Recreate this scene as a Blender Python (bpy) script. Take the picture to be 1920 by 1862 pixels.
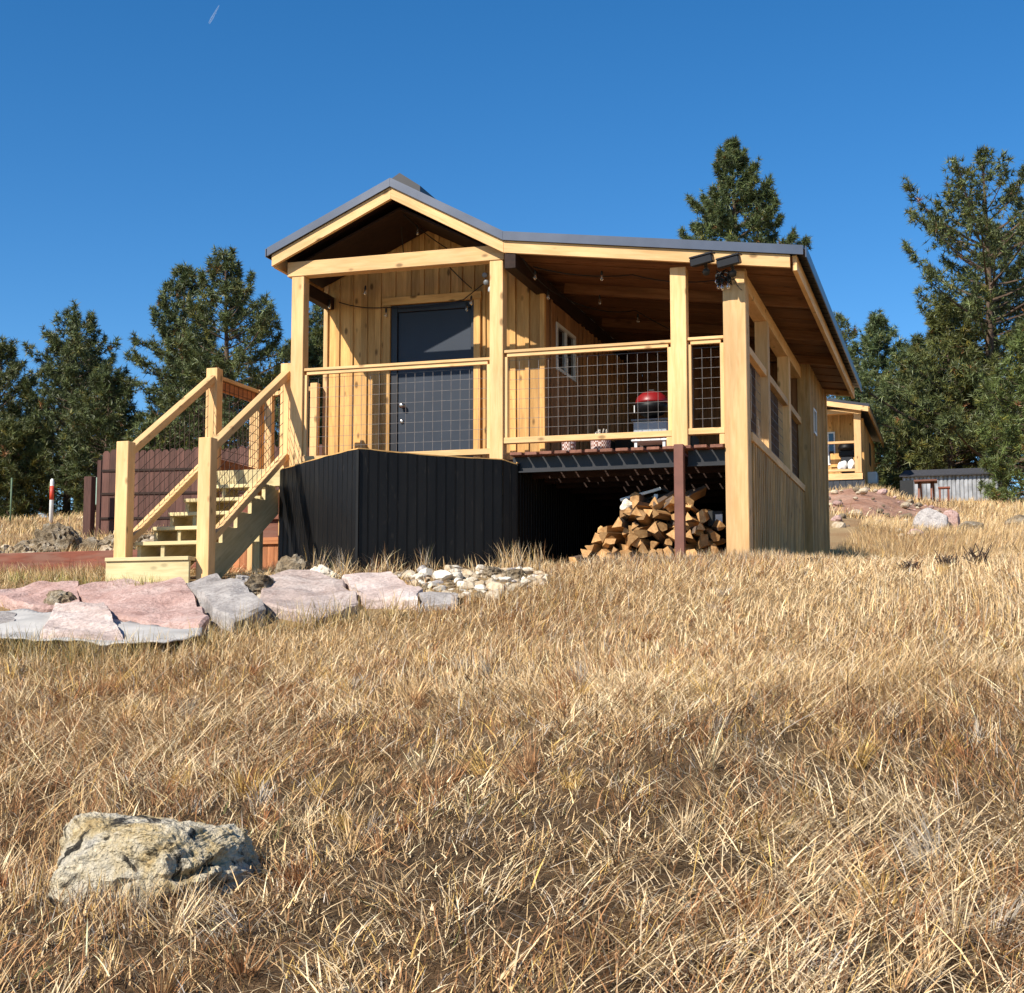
import bpy, bmesh, math, random
import numpy as np
from mathutils import Vector, Matrix, Quaternion

for o in list(bpy.data.objects): bpy.data.objects.remove(o)
S = bpy.context.scene
COL = S.collection
R = math.radians

# ------------------------------------------------------------------ camera, sky, sun, exposure
cam = bpy.data.cameras.new('camera'); camo = bpy.data.objects.new('camera', cam); COL.objects.link(camo)
camo.location = (6.857, -14.214, -0.903)
camo.rotation_euler = (R(96.0), 0, R(17.1))
cam.sensor_fit = 'HORIZONTAL'; cam.sensor_width = 36.0
cam.lens = 36.0 * 2764 / 1920
cam.clip_start = 0.05; cam.clip_end = 6000
S.camera = camo

SUN_TRAVEL = Vector((0.58, 1.02, -0.94)).normalized()
TO_SUN = -SUN_TRAVEL
W = bpy.data.worlds.new('World'); S.world = W; W.use_nodes = True
wn = W.node_tree.nodes; wl = W.node_tree.links; wn.clear()
sky = wn.new('ShaderNodeTexSky'); sky.sky_type = 'NISHITA'; sky.sun_disc = False
sky.sun_elevation = math.asin(TO_SUN.z)
sky.sun_rotation = math.atan2(TO_SUN.x, TO_SUN.y)
sky.altitude = 1800; sky.air_density = 1.0; sky.dust_density = 0.15; sky.ozone_density = 2.6
bg = wn.new('ShaderNodeBackground'); bg.inputs['Strength'].default_value = 0.102
wo = wn.new('ShaderNodeOutputWorld')
hsv = wn.new('ShaderNodeHueSaturation'); hsv.inputs['Saturation'].default_value = 1.33
wl.new(sky.outputs[0], hsv.inputs['Color']); wl.new(hsv.outputs[0], bg.inputs[0]); wl.new(bg.outputs[0], wo.inputs[0])

sl = bpy.data.lights.new('sun', 'SUN'); sl.energy = 4.9; sl.angle = R(0.5); sl.color = (1.0, 0.93, 0.81)
so = bpy.data.objects.new('sun', sl); COL.objects.link(so)
so.rotation_euler = TO_SUN.to_track_quat('Z', 'Y').to_euler(); so.location = (-20, -25, 30)

S.render.engine = 'CYCLES'
S.view_settings.view_transform = 'Standard'; S.view_settings.look = 'None'
S.view_settings.gamma = 1.0; S.view_settings.exposure = 0.62
S.view_settings.use_curve_mapping = False

rng = np.random.default_rng(7); random.seed(7)

# ------------------------------------------------------------------ terrain heights
_Y = np.array([-40, -16, -14.2, -9, -6, -4.2, -3.0, -2.0, -1.2, 0, 3, 7.5, 12, 18, 31, 60, 120, 400.])
_Z = np.array([-4.6, -2.72, -2.48, -1.72, -1.25, -.95, -.62, -.31, -.18, -.08, .12, .45, .95, 1.8, 3.55, 6.1, 10, 22.])
_g = np.linspace(-40, 400, 4401); _p = np.interp(_g, _Y, _Z)
_k = np.exp(-.5 * (np.arange(-12, 13) / 5.) ** 2); _k /= _k.sum()
_ps = np.convolve(np.pad(_p, 12, 'edge'), _k, 'valid')
def ss(t):
    t = np.clip(t, 0, 1); return t * t * (3 - 2 * t)
def sines(x, y, seed, freq, n=6):
    r = np.random.default_rng(seed); v = 0
    for i in range(n):
        a = r.uniform(0, 6.283); f = freq * r.uniform(.6, 1.7); ph = r.uniform(0, 6.283)
        v = v + np.sin((x * math.cos(a) + y * math.sin(a)) * f + ph)
    return v / math.sqrt(n)
def gz(x, y):
    x = np.asarray(x, float); y = np.asarray(y, float)
    b = np.interp(y, _g, _ps)
    b = b + .3 * ss((-1.2 - x) / 2.5) * ss((y + .5) / 4) * ss((75 - y) / 30)
    b = b + .45 * ss((x - 1.) / 3) * ss((6.0 - x) / 2.0) * ss((y - 10) / 18) - .10 * ss((x - 4.5) / 2) * ss((y - 16) / 8)
    b = b - .38 * ss((x - 4.7) / 1.2) * ss((y - .5) / 3.5) * ss((15 - y) / 6)
    amp = .028 * ss((-1.5 - y) / 2) + .05 * ss((y - 9) / 6)
    return b + amp * sines(x, y, 3, 1.6)
def g1(x, y): return float(gz(x, y))

# ------------------------------------------------------------------ materials
def nt(name):
    m = bpy.data.materials.new(name); m.use_nodes = True
    n = m.node_tree.nodes; l = m.node_tree.links
    return m, n, l, n['Principled BSDF']
def add(n, t, **kw):
    q = n.new(t)
    for k, v in kw.items(): setattr(q, k, v)
    return q
def ramp(n, stops):
    r = n.new('ShaderNodeValToRGB'); e = r.color_ramp.elements
    while len(e) > 1: e.remove(e[0])
    e[0].position = stops[0][0]; e[0].color = (*stops[0][1], 1)
    for p, c in stops[1:]:
        k = e.new(p); k.color = (*c, 1)
    return r
def mixc(n, l, fac, a, b, mode='MIX'):
    m = n.new('ShaderNodeMix'); m.data_type = 'RGBA'; m.blend_type = mode
    for s, v in ((m.inputs[0], fac), (m.inputs[6], a), (m.inputs[7], b)):
        if hasattr(v, 'is_output') or isinstance(v, bpy.types.NodeSocket): l.new(v, s)
        elif isinstance(v, tuple): s.default_value = (*v, 1)
        else: s.default_value = v
    return m.outputs[2]
def maprange(n, l, v, a, b, c, d):
    m = n.new('ShaderNodeMapRange'); l.new(v, m.inputs[0])
    for i, q in enumerate((a, b, c, d)): m.inputs[i + 1].default_value = q
    return m.outputs[0]
def objcoord(n, l, scale, rand=True):
    tc = n.new('ShaderNodeTexCoord'); mp = n.new('ShaderNodeMapping'); mp.inputs['Scale'].default_value = scale
    l.new(tc.outputs['Object'], mp.inputs['Vector'])
    if rand:
        oi = n.new('ShaderNodeObjectInfo'); mu = n.new('ShaderNodeVectorMath'); mu.operation = 'SCALE'
        mu.inputs[0].default_value = (37, 61, 53); l.new(oi.outputs['Random'], mu.inputs['Scale'])
        l.new(mu.outputs[0], mp.inputs['Location'])
    return mp.outputs[0]
def noise(n, l, vec, scale, detail=4, rough=.55, dist=0):
    t = n.new('ShaderNodeTexNoise'); t.inputs['Scale'].default_value = scale
    t.inputs['Detail'].default_value = detail; t.inputs['Roughness'].default_value = rough
    t.inputs['Distortion'].default_value = dist
    if vec is not None: l.new(vec, t.inputs['Vector'])
    return t.outputs[0]
def bump(n, l, h, b, strength=.3, dist=.01):
    q = n.new('ShaderNodeBump'); q.inputs['Strength'].default_value = strength; q.inputs['Distance'].default_value = dist
    l.new(h, q.inputs['Height']); l.new(q.outputs[0], b.inputs['Normal'])

def wood(name, base, dark, rough=.72, knots=.75, grey=None, var=.22, stain=0):
    """grain runs along the piece's own X"""
    m, n, l, b = nt(name)
    v = objcoord(n, l, (1.3, 13, 13))
    g = noise(n, l, v, 2.2, 6, .6, .6)
    c = ramp(n, [(.30, dark), (.47, tuple(.5 * (a + d) for a, d in zip(base, dark))), (.62, base)]); l.new(g, c.inputs[0])
    col = c.outputs[0]
    v2 = objcoord(n, l, (1.6, 3.2, 3.2))
    vo = n.new('ShaderNodeTexVoronoi'); vo.inputs['Scale'].default_value = 2.1; l.new(v2, vo.inputs['Vector'])
    kf = maprange(n, l, vo.outputs['Distance'], .085, .175, knots, 0)
    col = mixc(n, l, kf, col, tuple(x * .32 for x in dark))
    v3 = objcoord(n, l, (.8, 2.5, 2.5)); lf = noise(n, l, v3, 1.3, 3)
    lf2 = maprange(n, l, lf, .3, .7, .78, 1.12)
    oi = n.new('ShaderNodeObjectInfo'); rv = maprange(n, l, oi.outputs['Random'], 0, 1, 1 - var, 1 + var * .35)
    mu = n.new('ShaderNodeMath'); mu.operation = 'MULTIPLY'; l.new(lf2, mu.inputs[0]); l.new(rv, mu.inputs[1])
    hs = n.new('ShaderNodeHueSaturation'); l.new(col, hs.inputs['Color']); l.new(mu.outputs[0], hs.inputs['Value'])
    col = hs.outputs[0]
    if grey:
        gn = noise(n, l, objcoord(n, l, (1.5, 9, 9)), 1.5, 4)
        col = mixc(n, l, maprange(n, l, gn, .42, .62, 0, .8), col, grey)
    l.new(col, b.inputs['Base Color']); b.inputs['Roughness'].default_value = rough
    b.inputs['Specular IOR Level'].default_value = .25
    bump(n, l, g, b, .25, .004)
    return m
def plain(name, c, rough=.6, metal=0, var=.15, ns=6, bumps=0, spec=.4):
    m, n, l, b = nt(name)
    f = noise(n, l, objcoord(n, l, (1, 1, 1)), ns, 5, .6)
    c1 = ramp(n, [(.3, tuple(x * (1 - var) for x in c)), (.7, tuple(min(1, x * (1 + var)) for x in c))]); l.new(f, c1.inputs[0])
    l.new(c1.outputs[0], b.inputs['Base Color']); b.inputs['Roughness'].default_value = rough; b.inputs['Metallic'].default_value = metal
    b.inputs['Specular IOR Level'].default_value = spec
    if bumps: bump(n, l, f, b, bumps, .02)
    return m
def rockmat(name, stops, scale=5, dark=(.03, .03, .03), darkamt=.5, bstr=.6, fine=40, dsc=2.3):
    m, n, l, b = nt(name)
    v = objcoord(n, l, (1, 1, 1))
    f = noise(n, l, v, scale, 8, .65, .5); c = ramp(n, stops); l.new(f, c.inputs[0])
    f2 = noise(n, l, v, scale * dsc, 8, .72, 1.6)
    col = mixc(n, l, maprange(n, l, f2, .53, .61, 0, darkamt), c.outputs[0], dark)
    f3 = noise(n, l, v, fine, 3, .6)
    hs = n.new('ShaderNodeHueSaturation'); l.new(col, hs.inputs['Color']); l.new(maprange(n, l, f3, .25, .75, .7, 1.22), hs.inputs['Value'])
    oi = n.new('ShaderNodeObjectInfo')
    h2 = n.new('ShaderNodeHueSaturation'); l.new(hs.outputs[0], h2.inputs['Color']); l.new(maprange(n, l, oi.outputs['Random'], 0, 1, .75, 1.12), h2.inputs['Value'])
    l.new(h2.outputs[0], b.inputs['Base Color']); b.inputs['Roughness'].default_value = .9; b.inputs['Specular IOR Level'].default_value = .2
    ad = n.new('ShaderNodeMath'); ad.operation = 'ADD'; l.new(f2, ad.inputs[0]); l.new(f3, ad.inputs[1])
    bump(n, l, ad.outputs[0], b, bstr, .03)
    return m

M = {}
M['pine'] = wood('pine_timber', (.80, .51, .245), (.68, .40, .165), knots=.8, var=.18)
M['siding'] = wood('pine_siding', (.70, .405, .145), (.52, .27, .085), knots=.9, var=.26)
M['siding_inner_shaded'] = wood('reddish_shaded_pine_siding', (.50, .27, .125), (.33, .155, .065), knots=.8, var=.25)  # reddish boards, with the deck roof's shade also put into the darker colour
M['side_old'] = wood('weathered_pine_siding', (.70, .435, .18), (.43, .245, .095), knots=.6, grey=(.44, .31, .16), var=.34)
M['treated'] = wood('treated_lumber', (.68, .56, .31), (.54, .43, .22), knots=.4, var=.12)
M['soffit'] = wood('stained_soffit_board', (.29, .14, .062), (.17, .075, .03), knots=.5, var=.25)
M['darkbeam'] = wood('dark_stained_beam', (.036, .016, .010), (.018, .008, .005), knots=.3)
M['deckwood'] = wood('red_brown_deck_board', (.26, .115, .075), (.15, .06, .04), knots=.2)
M['fence'] = wood('purple_brown_fence_paint', (.135, .062, .047), (.085, .038, .029), knots=.1, var=.3)
M['redwood'] = wood('red_stained_timber', (.27, .085, .05), (.15, .04, .024), knots=.2, grey=(.20, .10, .07))
M['cedar'] = wood('orange_cedar_plank', (.50, .21, .09), (.33, .12, .05), knots=.3)
M['black'] = plain('black_painted_metal', (.0042, .0042, .0048), .5, 0, .5, 3, .05, .22)
m, n, l, b = nt('dusty_black_panel'); v_ = objcoord(n, l, (1, 1, .25), False); f_ = noise(n, l, v_, 2.2, 8, .7, .8); g_ = noise(n, l, v_, 30, 3, .6)
c_ = ramp(n, [(.40, (.0038, .0038, .0044)), (.60, (.0085, .0080, .0078)), (.75, (.022, .019, .016))]); l.new(f_, c_.inputs[0]); l.new(mixc(n, l, maprange(n, l, g_, .62, .72, 0, .5), c_.outputs[0], (.03, .026, .022)), b.inputs['Base Color'])
b.inputs['Roughness'].default_value = .5; b.inputs['Specular IOR Level'].default_value = .22; M['skirtblack'] = m
M['blacksteel'] = plain('black_steel', (.012, .012, .015), .5, .0, .4, 8)
M['brownsteel'] = plain('brown_painted_steel', (.16, .062, .042), .6, 0, .2, 5)
M['trim'] = plain('charcoal_roof_trim', (.12, .125, .142), .30, .8, .15, 2)
M['roof'] = plain('dark_roof_metal', (.05, .052, .06), .45, .5, .2, 3)
M['door'] = plain('slate_blue_door_paint', (.024, .032, .048), .45, 0, .12, 2, .02, .25)
M['doorframe'] = plain('black_door_frame', (.014, .014, .018), .4)
M['chrome'] = plain('brushed_nickel', (.55, .52, .48), .28, 1, .05)
M['wire'] = plain('galvanised_wire', (.16, .14, .13), .5, .6, .3, 20)
M['wiredark'] = plain('rusty_dark_wire', (.05, .028, .02), .7, .2, .3, 20)
M['white'] = plain('white_paint', (.75, .75, .73), .5, 0, .06)
M['greyplastic'] = plain('light_grey_plastic', (.33, .36, .38), .5, 0, .1)
M['darkplastic'] = plain('mid_grey_plastic', (.14, .15, .16), .5, 0, .1)
M['red'] = plain('red_enamel', (.20, .008, .010), .4, 0, .1)
M['redpaint'] = plain('red_marker_band', (.55, .06, .03), .5, 0, .1)
M['greenbox'] = plain('pale_green_plastic', (.24, .34, .27), .6, 0, .1)
M['greenpost'] = plain('green_steel_post', (.10, .15, .09), .6, .2, .2)
M['cord'] = plain('black_rubber_cord', (.012, .012, .012), .6)
M['terracotta'] = plain('terracotta', (.50, .19, .09), .8, 0, .1)
M['darkwicker'] = plain('dark_wicker', (.03, .022, .018), .7, 0, .3, 30, .3)
M['greymetal'] = plain('weathered_grey_metal', (.34, .345, .36), .5, .3, .45, 2.5)
M['shingle'] = plain('dark_shingle', (.045, .045, .052), .85, 0, .3, 12)
M['darkinside'] = plain('dark_plywood', (.03, .02, .014), .9, 0, .3)
M['insul'] = plain('black_underfloor', (.006, .006, .006), .95, 0, .3)
m, n, l, b = nt('clear_bulb_glass'); b.inputs['Base Color'].default_value = (.9, .88, .82, 1); b.inputs['Roughness'].default_value = .05
b.inputs['Transmission Weight'].default_value = .93; M['bulb'] = m
m, n, l, b = nt('window_glass'); b.inputs['Base Color'].default_value = (.02, .025, .03, 1); b.inputs['Roughness'].default_value = .04
b.inputs['Specular IOR Level'].default_value = .8; M['glass'] = m
# woven basket
m, n, l, b = nt('woven_basket')
ch = add(n, 'ShaderNodeTexChecker'); ch.inputs['Scale'].default_value = 60; l.new(objcoord(n, l, (1, 1, .8), False), ch.inputs['Vector'])
ch.inputs['Color1'].default_value = (.62, .52, .50, 1); ch.inputs['Color2'].default_value = (.22, .08, .05, 1)
l.new(ch.outputs[0], b.inputs['Base Color']); b.inputs['Roughness'].default_value = .8; M['woven'] = m
# rocks
M['pink'] = rockmat('pink_granite_slab', [(.3, (.42, .32, .28)), (.5, (.53, .42, .375)), (.7, (.61, .52, .475))], 2.2, (.30, .20, .17), .4, .5, 30)
M['pinkred'] = rockmat('red_granite_slab', [(.3, (.36, .215, .18)), (.5, (.47, .31, .27)), (.7, (.58, .44, .39))], 2.6, (.25, .14, .115), .5, .55, 34)
M['greyrock'] = rockmat('grey_granite_slab', [(.3, (.29, .26, .245)), (.5, (.43, .39, .365)), (.7, (.52, .48, .45))], 3, (.12, .10, .10), .4, .5, 34)
M['cream'] = rockmat('cream_river_stone', [(.3, (.52, .43, .31)), (.5, (.70, .63, .52)), (.7, (.78, .74, .67))], 6, (.30, .19, .10), .35, .3, 40)
M['tanrock'] = rockmat('tan_river_stone', [(.3, (.36, .25, .14)), (.5, (.50, .40, .28)), (.7, (.58, .50, .38))], 6, (.26, .15, .07), .4, .3, 40)
M['lime'] = rockmat('cream_rock_with_black_lichen', [(.30, (.44, .28, .10)), (.42, (.58, .45, .25)), (.56, (.64, .56, .42)), (.72, (.50, .46, .40))], 6.5, (.03, .026, .022), .97, 1.0, 60, .9)
M['brownrock'] = rockmat('brown_lichen_rock', [(.3, (.16, .11, .06)), (.5, (.30, .23, .15)), (.7, (.45, .40, .32))], 6, (.04, .032, .025), .7, .8, 40)
# tarp
m, n, l, b = nt('grey_landscape_fabric'); f = noise(n, l, objcoord(n, l, (1, 1, 1), False), 3, 6)
c = ramp(n, [(.3, (.34, .325, .305)), (.7, (.47, .445, .42))]); l.new(f, c.inputs[0]); l.new(c.outputs[0], b.inputs['Base Color'])
b.inputs['Roughness'].default_value = .7; b.inputs['Specular IOR Level'].default_value = .2; M['tarp'] = m
# vertex coloured foliage / grass
def vcol(name, trans, rough=.7, spec=.2):
    m, n, l, b = nt(name)
    a = add(n, 'ShaderNodeAttribute', attribute_name='Col')
    l.new(a.outputs['Color'], b.inputs['Base Color']); b.inputs['Roughness'].default_value = rough; b.inputs['Specular IOR Level'].default_value = spec
    t = add(n, 'ShaderNodeBsdfTranslucent'); l.new(a.outputs['Color'], t.inputs['Color'])
    mx = add(n, 'ShaderNodeMixShader'); mx.inputs[0].default_value = trans
    l.new(b.outputs[0], mx.inputs[1]); l.new(t.outputs[0], mx.inputs[2]); l.new(mx.outputs[0], n['Material Output'].inputs[0])
    return m
M['grass'] = vcol('dry_grass_blades', .07, .8, .12)
M['needles'] = vcol('pine_needles', .12, .5, .4)
M['bark'] = plain('pine_bark', (.10, .065, .045), .9, 0, .4, 8, .8)
M['barkgrey'] = plain('firewood_bark', (.13, .09, .065), .9, 0, .4, 8, .8)
M['twig'] = plain('dead_twig', (.055, .035, .025), .9)
m = wood('firewood_split_face', (.62, .36, .15), (.38, .19, .07), knots=.3, var=.5); M['log'] = m
# ground
m, n, l, b = nt('dry_ground')
tc = add(n, 'ShaderNodeTexCoord'); P = tc.outputs['Object']
f1 = noise(n, l, P, 1.1, 6, .6); f2 = noise(n, l, P, 24, 6, .75, 1.5); f3 = noise(n, l, P, 90, 3, .7)
c = ramp(n, [(.3, (.045, .030, .018)), (.5, (.10, .066, .036)), (.66, (.22, .15, .085))]); l.new(f2, c.inputs[0])
c2 = mixc(n, l, maprange(n, l, f1, .4, .62, 0, .6), c.outputs[0], (.20, .115, .055))
hs = add(n, 'ShaderNodeHueSaturation'); l.new(c2, hs.inputs['Color']); l.new(maprange(n, l, f3, .3, .7, .6, 1.3), hs.inputs['Value'])
sx = add(n, 'ShaderNodeSeparateXYZ'); l.new(P, sx.inputs[0])
far = maprange(n, l, sx.outputs[1], 6, 16, 0, 1)
c3 = mixc(n, l, far, mixc(n, l, maprange(n, l, sx.outputs[1], -8, -5, 0, .55), hs.outputs[0], (.54, .37, .185)), mixc(n, l, maprange(n, l, f1, .35, .65, 0, 1), (.43, .30, .155), (.33, .19, .095)))
l.new(c3, b.inputs['Base Color']); b.inputs['Roughness'].default_value = .95; b.inputs['Specular IOR Level'].default_value = .1
bump(n, l, f2, b, .8, .05); M['ground'] = m
M['dirt'] = rockmat('red_dirt', [(.3, (.34, .17, .105)), (.5, (.44, .245, .165)), (.7, (.50, .32, .23))], 1.2, (.30, .16, .10), .4, .6, 14)

# ------------------------------------------------------------------ object helpers
def tag(o, label=None, cat=None, group=None, kind=None):
    if label: o['label'] = label
    if cat: o['category'] = cat
    if group: o['group'] = group
    if kind: o['kind'] = kind
    return o
def empty(name, loc, label=None, cat=None, group=None):
    o = bpy.data.objects.new(name, None); o.empty_display_size = .2; COL.objects.link(o); o.location = loc
    return tag(o, label, cat, group)
def link(name, me, parent=None, loc=(0, 0, 0), rot=None):
    """loc in world space; parents are never rotated or scaled"""
    o = bpy.data.objects.new(name, me); COL.objects.link(o)
    off = Vector((0, 0, 0)); p = parent; M3 = Matrix.Identity(4)
    if parent is not None:
        o.parent = parent; M3 = WORLD.get(parent.name, Matrix.Translation(parent.location)).inverted()
    Wm = Matrix.Translation(Vector(loc)) @ (rot.to_matrix().to_4x4() if rot is not None else Matrix.Identity(4))
    WORLD[o.name] = Wm
    L = M3 @ Wm
    o.location = L.to_translation(); o.rotation_mode = 'QUATERNION'; o.rotation_quaternion = L.to_quaternion()
    return o
WORLD = {}
CACHE = {}
def boxmesh(L, w, h, mat, bev=0):
    key = (round(L, 4), round(w, 4), round(h, 4), mat, bev)
    if key in CACHE: return CACHE[key]
    bm = bmesh.new(); bmesh.ops.create_cube(bm, size=1)
    bmesh.ops.scale(bm, vec=(L, w, h), verts=bm.verts)
    if bev: bmesh.ops.bevel(bm, geom=list(bm.edges), offset=bev, segments=1, affect='EDGES', profile=.5)
    me = bpy.data.meshes.new('box'); bm.to_mesh(me); bm.free(); me.materials.append(M[mat]); CACHE[key] = me
    return me
def frame(d, up):
    x = Vector(d).normalized(); z = Vector(up); z = (z - x * z.dot(x)).normalized(); y = z.cross(x)
    return Matrix((x, y, z)).transposed().to_quaternion()
def beam(name, p, q, w, h, mat, parent, bev=0, up=None):
    p = Vector(p); q = Vector(q); d = q - p
    if up is None: up = (0, -1, 0) if abs(d.normalized().z) > .9 else (0, 0, 1)
    return link(name, boxmesh(d.length, w, h, mat, bev), parent, (p + q) / 2, frame(d, up))
def box(name, x0, x1, y0, y1, z0, z1, mat, parent, axis=None, bev=0):
    dx, dy, dz = x1 - x0, y1 - y0, z1 - z0
    if axis is None: axis = 'xyz'[[dx, dy, dz].index(max(dx, dy, dz))]
    cx, cy, cz = (x0 + x1) / 2, (y0 + y1) / 2, (z0 + z1) / 2
    if axis == 'x': return beam(name, (x0, cy, cz), (x1, cy, cz), dy, dz, mat, parent, bev, (0, 0, 1))
    if axis == 'y': return beam(name, (cx, y0, cz), (cx, y1, cz), dx, dz, mat, parent, bev, (0, 0, 1))
    return beam(name, (cx, cy, z0), (cx, cy, z1), dx, dy, mat, parent, bev, (0, -1, 0))
def frommesh(name, V, F, mats, parent=None, loc=(0, 0, 0), rot=None, smooth=False, fm=None):
    me = bpy.data.meshes.new(name); me.from_pydata([tuple(v) for v in V], [], [tuple(f) for f in F]); me.update()
    for k in ([mats] if isinstance(mats, str) else mats): me.materials.append(M[k])
    if smooth: me.polygons.foreach_set('use_smooth', [True] * len(me.polygons))
    if fm is not None: me.polygons.foreach_set('material_index', fm)
    return link(name, me, parent, loc, rot)
def fixn(o):
    bm = bmesh.new(); bm.from_mesh(o.data); bmesh.ops.recalc_face_normals(bm, faces=bm.faces); bm.to_mesh(o.data); bm.free(); return o
def prism(name, pts, ext, mat, parent, xdir=(1, 0, 0)):
    """coplanar 3D outline extruded by ext; local X along xdir"""
    pts = [Vector(p) for p in pts]; ext = Vector(ext); c = sum(pts, Vector()) / len(pts) + ext / 2
    q = frame(xdir, ext if abs(Vector(xdir).normalized().dot(ext.normalized())) < .9 else (0, 0, 1)); qi = q.inverted()
    a = [qi @ (p - c) for p in pts]; b = [qi @ (p + ext - c) for p in pts]; k = len(a)
    F = [list(range(k))[::-1], [k + i for i in range(k)]] + [[i, (i + 1) % k, k + (i + 1) % k, k + i] for i in range(k)]
    return fixn(frommesh(name, a + b, F, mat, parent, c, q))
def tubemesh(paths, r, sides=6):
    V = []; F = []
    for path in paths:
        pts = [Vector(p) for p in path]; k0 = len(V)
        for i, p in enumerate(pts):
            d = (pts[min(i + 1, len(pts) - 1)] - pts[max(i - 1, 0)]).normalized()
            u = d.orthogonal().normalized() if i == 0 else (u - d * u.dot(d)).normalized()
            v = d.cross(u); rr = r[i] if isinstance(r, (list, tuple)) else r
            for s in range(sides):
                a = 6.28318 * s / sides; V.append(p + (u * math.cos(a) + v * math.sin(a)) * rr)
        for i in range(len(pts) - 1):
            for s in range(sides):
                F.append((k0 + i * sides + s, k0 + i * sides + (s + 1) % sides, k0 + (i + 1) * sides + (s + 1) % sides, k0 + (i + 1) * sides + s))
        F.append([k0 + s for s in range(sides)][::-1]); F.append([k0 + (len(pts) - 1) * sides + s for s in range(sides)])
    return V, F
def tube(name, paths, r, mat, parent, sides=6, smooth=True):
    c = Vector(paths[0][0]); V, F = tubemesh(paths, r, sides)
    return frommesh(name, [v - c for v in V], F, mat, parent, c, None, smooth)
def lathe(name, prof, mat, parent, loc, seg=20, smooth=True, rot=None):
    V = []; F = []
    for r_, z in prof:
        for s in range(seg):
            a = 6.28318 * s / seg; V.append((r_ * math.cos(a), r_ * math.sin(a), z))
    for i in range(len(prof) - 1):
        for s in range(seg):
            F.append((i * seg + s, i * seg + (s + 1) % seg, (i + 1) * seg + (s + 1) % seg, (i + 1) * seg + s))
    F.append(list(range(seg))[::-1]); F.append([(len(prof) - 1) * seg + s for s in range(seg)])
    return frommesh(name, V, F, mat, parent, loc, rot, smooth)
def wiregrid(name, o, u, v, nu, nv, r, mat, parent, jit=0.0):
    """grid of wires spanning o + a*u + b*v"""
    o, u, v = Vector(o), Vector(u), Vector(v); P = []
    for i in range(nu + 1):
        t = i / nu; P.append([o + u * t, o + u * t + v])
    nn = u.cross(v).normalized() * r * 1.6
    for j in range(nv + 1):
        t = j / nv; P.append([o + v * t + nn, o + v * t + u + nn])
    return tube(name, P, r, mat, parent, 4, False)
def wiregrid_m(name, o, u, v, su, sv, r, mat, parent):
    nu = max(1, round(Vector(u).length / su)); nv = max(1, round(Vector(v).length / sv))
    return wiregrid(name, o, u, v, nu, nv, r, mat, parent)

# ------------------------------------------------------------------ ground sheet
def build_ground():
    xs = np.unique(np.concatenate([np.linspace(-300, -30, 28), np.linspace(-30, -8, 34), np.linspace(-8, 14, 90), np.linspace(14, 40, 24), np.linspace(40, 300, 27)]))
    ys = np.unique(np.concatenate([np.linspace(-40, -13, 40), np.linspace(-13, 1, 80), np.linspace(1, 40, 80), np.linspace(40, 400, 30)]))
    X, Y = np.meshgrid(xs, ys); Z = gz(X, Y)
    V = np.stack([X, Y, Z], -1).reshape(-1, 3); nx = len(xs); ny = len(ys)
    i = np.arange(nx - 1)[None] + nx * np.arange(ny - 1)[:, None]; i = i.ravel()
    F = np.stack([i, i + 1, i + nx + 1, i + nx], 1)
    o = frommesh('ground', V.tolist(), F.tolist(), 'ground', None, (0, 0, 0), None, True)
    tag(o, kind='structure')
build_ground()

# ------------------------------------------------------------------ the cabin
cabin = empty('cabin', (2.4, 3.0, 0.0), 'timber cabin with gabled porch, long lean-to deck and black metal skirting', 'cabin')
FL = 1.06            # floor height
def T(x):            # top of roof metal
    return float(np.interp(x, [-.22, 1.185, 2.433, 5.44], [3.43, 4.07, 3.386, 2.99]))
YF = -.16            # front edge of roof
YB = 7.6
def rnd(a, b): return random.uniform(a, b)

# roof sheets with ribs, one per slope
def roof_sheet(name, x0, x1, y0, y1, dz):
    V = []; F = []; ys = []
    y = y0
    while y < y1 - .02:
        ys += [(y, 0), (y + .19, 0), (y + .205, .018), (y + .225, .018)]; y += .24
    ys.append((y1, 0)); k = len(ys)
    for t in (0, 1):
        for xx in (x0, x1):
            for (yy, up) in ys: V.append((xx, yy, T(xx) + dz + up - .012 * t))
    for t in (0, 1):
        b = t * 2 * k
        for i in range(k - 1): F.append((b + i, b + i + 1, b + k + i + 1, b + k + i))
    for i in range(k - 1):
        F.append((i, i + 1, 2 * k + i + 1, 2 * k + i)); F.append((k + i, k + i + 1, 3 * k + i + 1, 3 * k + i))
    for e in (0, k - 1): F.append((e, k + e, 3 * k + e, 2 * k + e))
    c = Vector(((x0 + x1) / 2, (y0 + y1) / 2, T((x0 + x1) / 2)))
    return fixn(frommesh(name, [Vector(v) - c for v in V], F, 'roof', cabin, c))
roof_sheet('roof_panel', -.24, 1.18, YF + .01, YB, -.032)
roof_sheet('roof_panel', 1.19, 2.43, YF + .01, YB, -.032)
roof_sheet('roof_panel', 2.436, 5.47, YF + .01, YB, -.032)
# ridge cap set back from the front, as seen above the peak
prism('ridge_cap', [(.95, .12, T(.95) + .10), (1.185, .12, T(1.185) + .135), (1.42, .12, T(1.42) + .10), (1.42, .12, T(1.42) + .0), (1.185, .12, T(1.185) + .0), (.95, .12, T(.95) + .0)], (0, YB - .2, 0), 'doorframe', cabin, (0, 1, 0))
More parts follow.
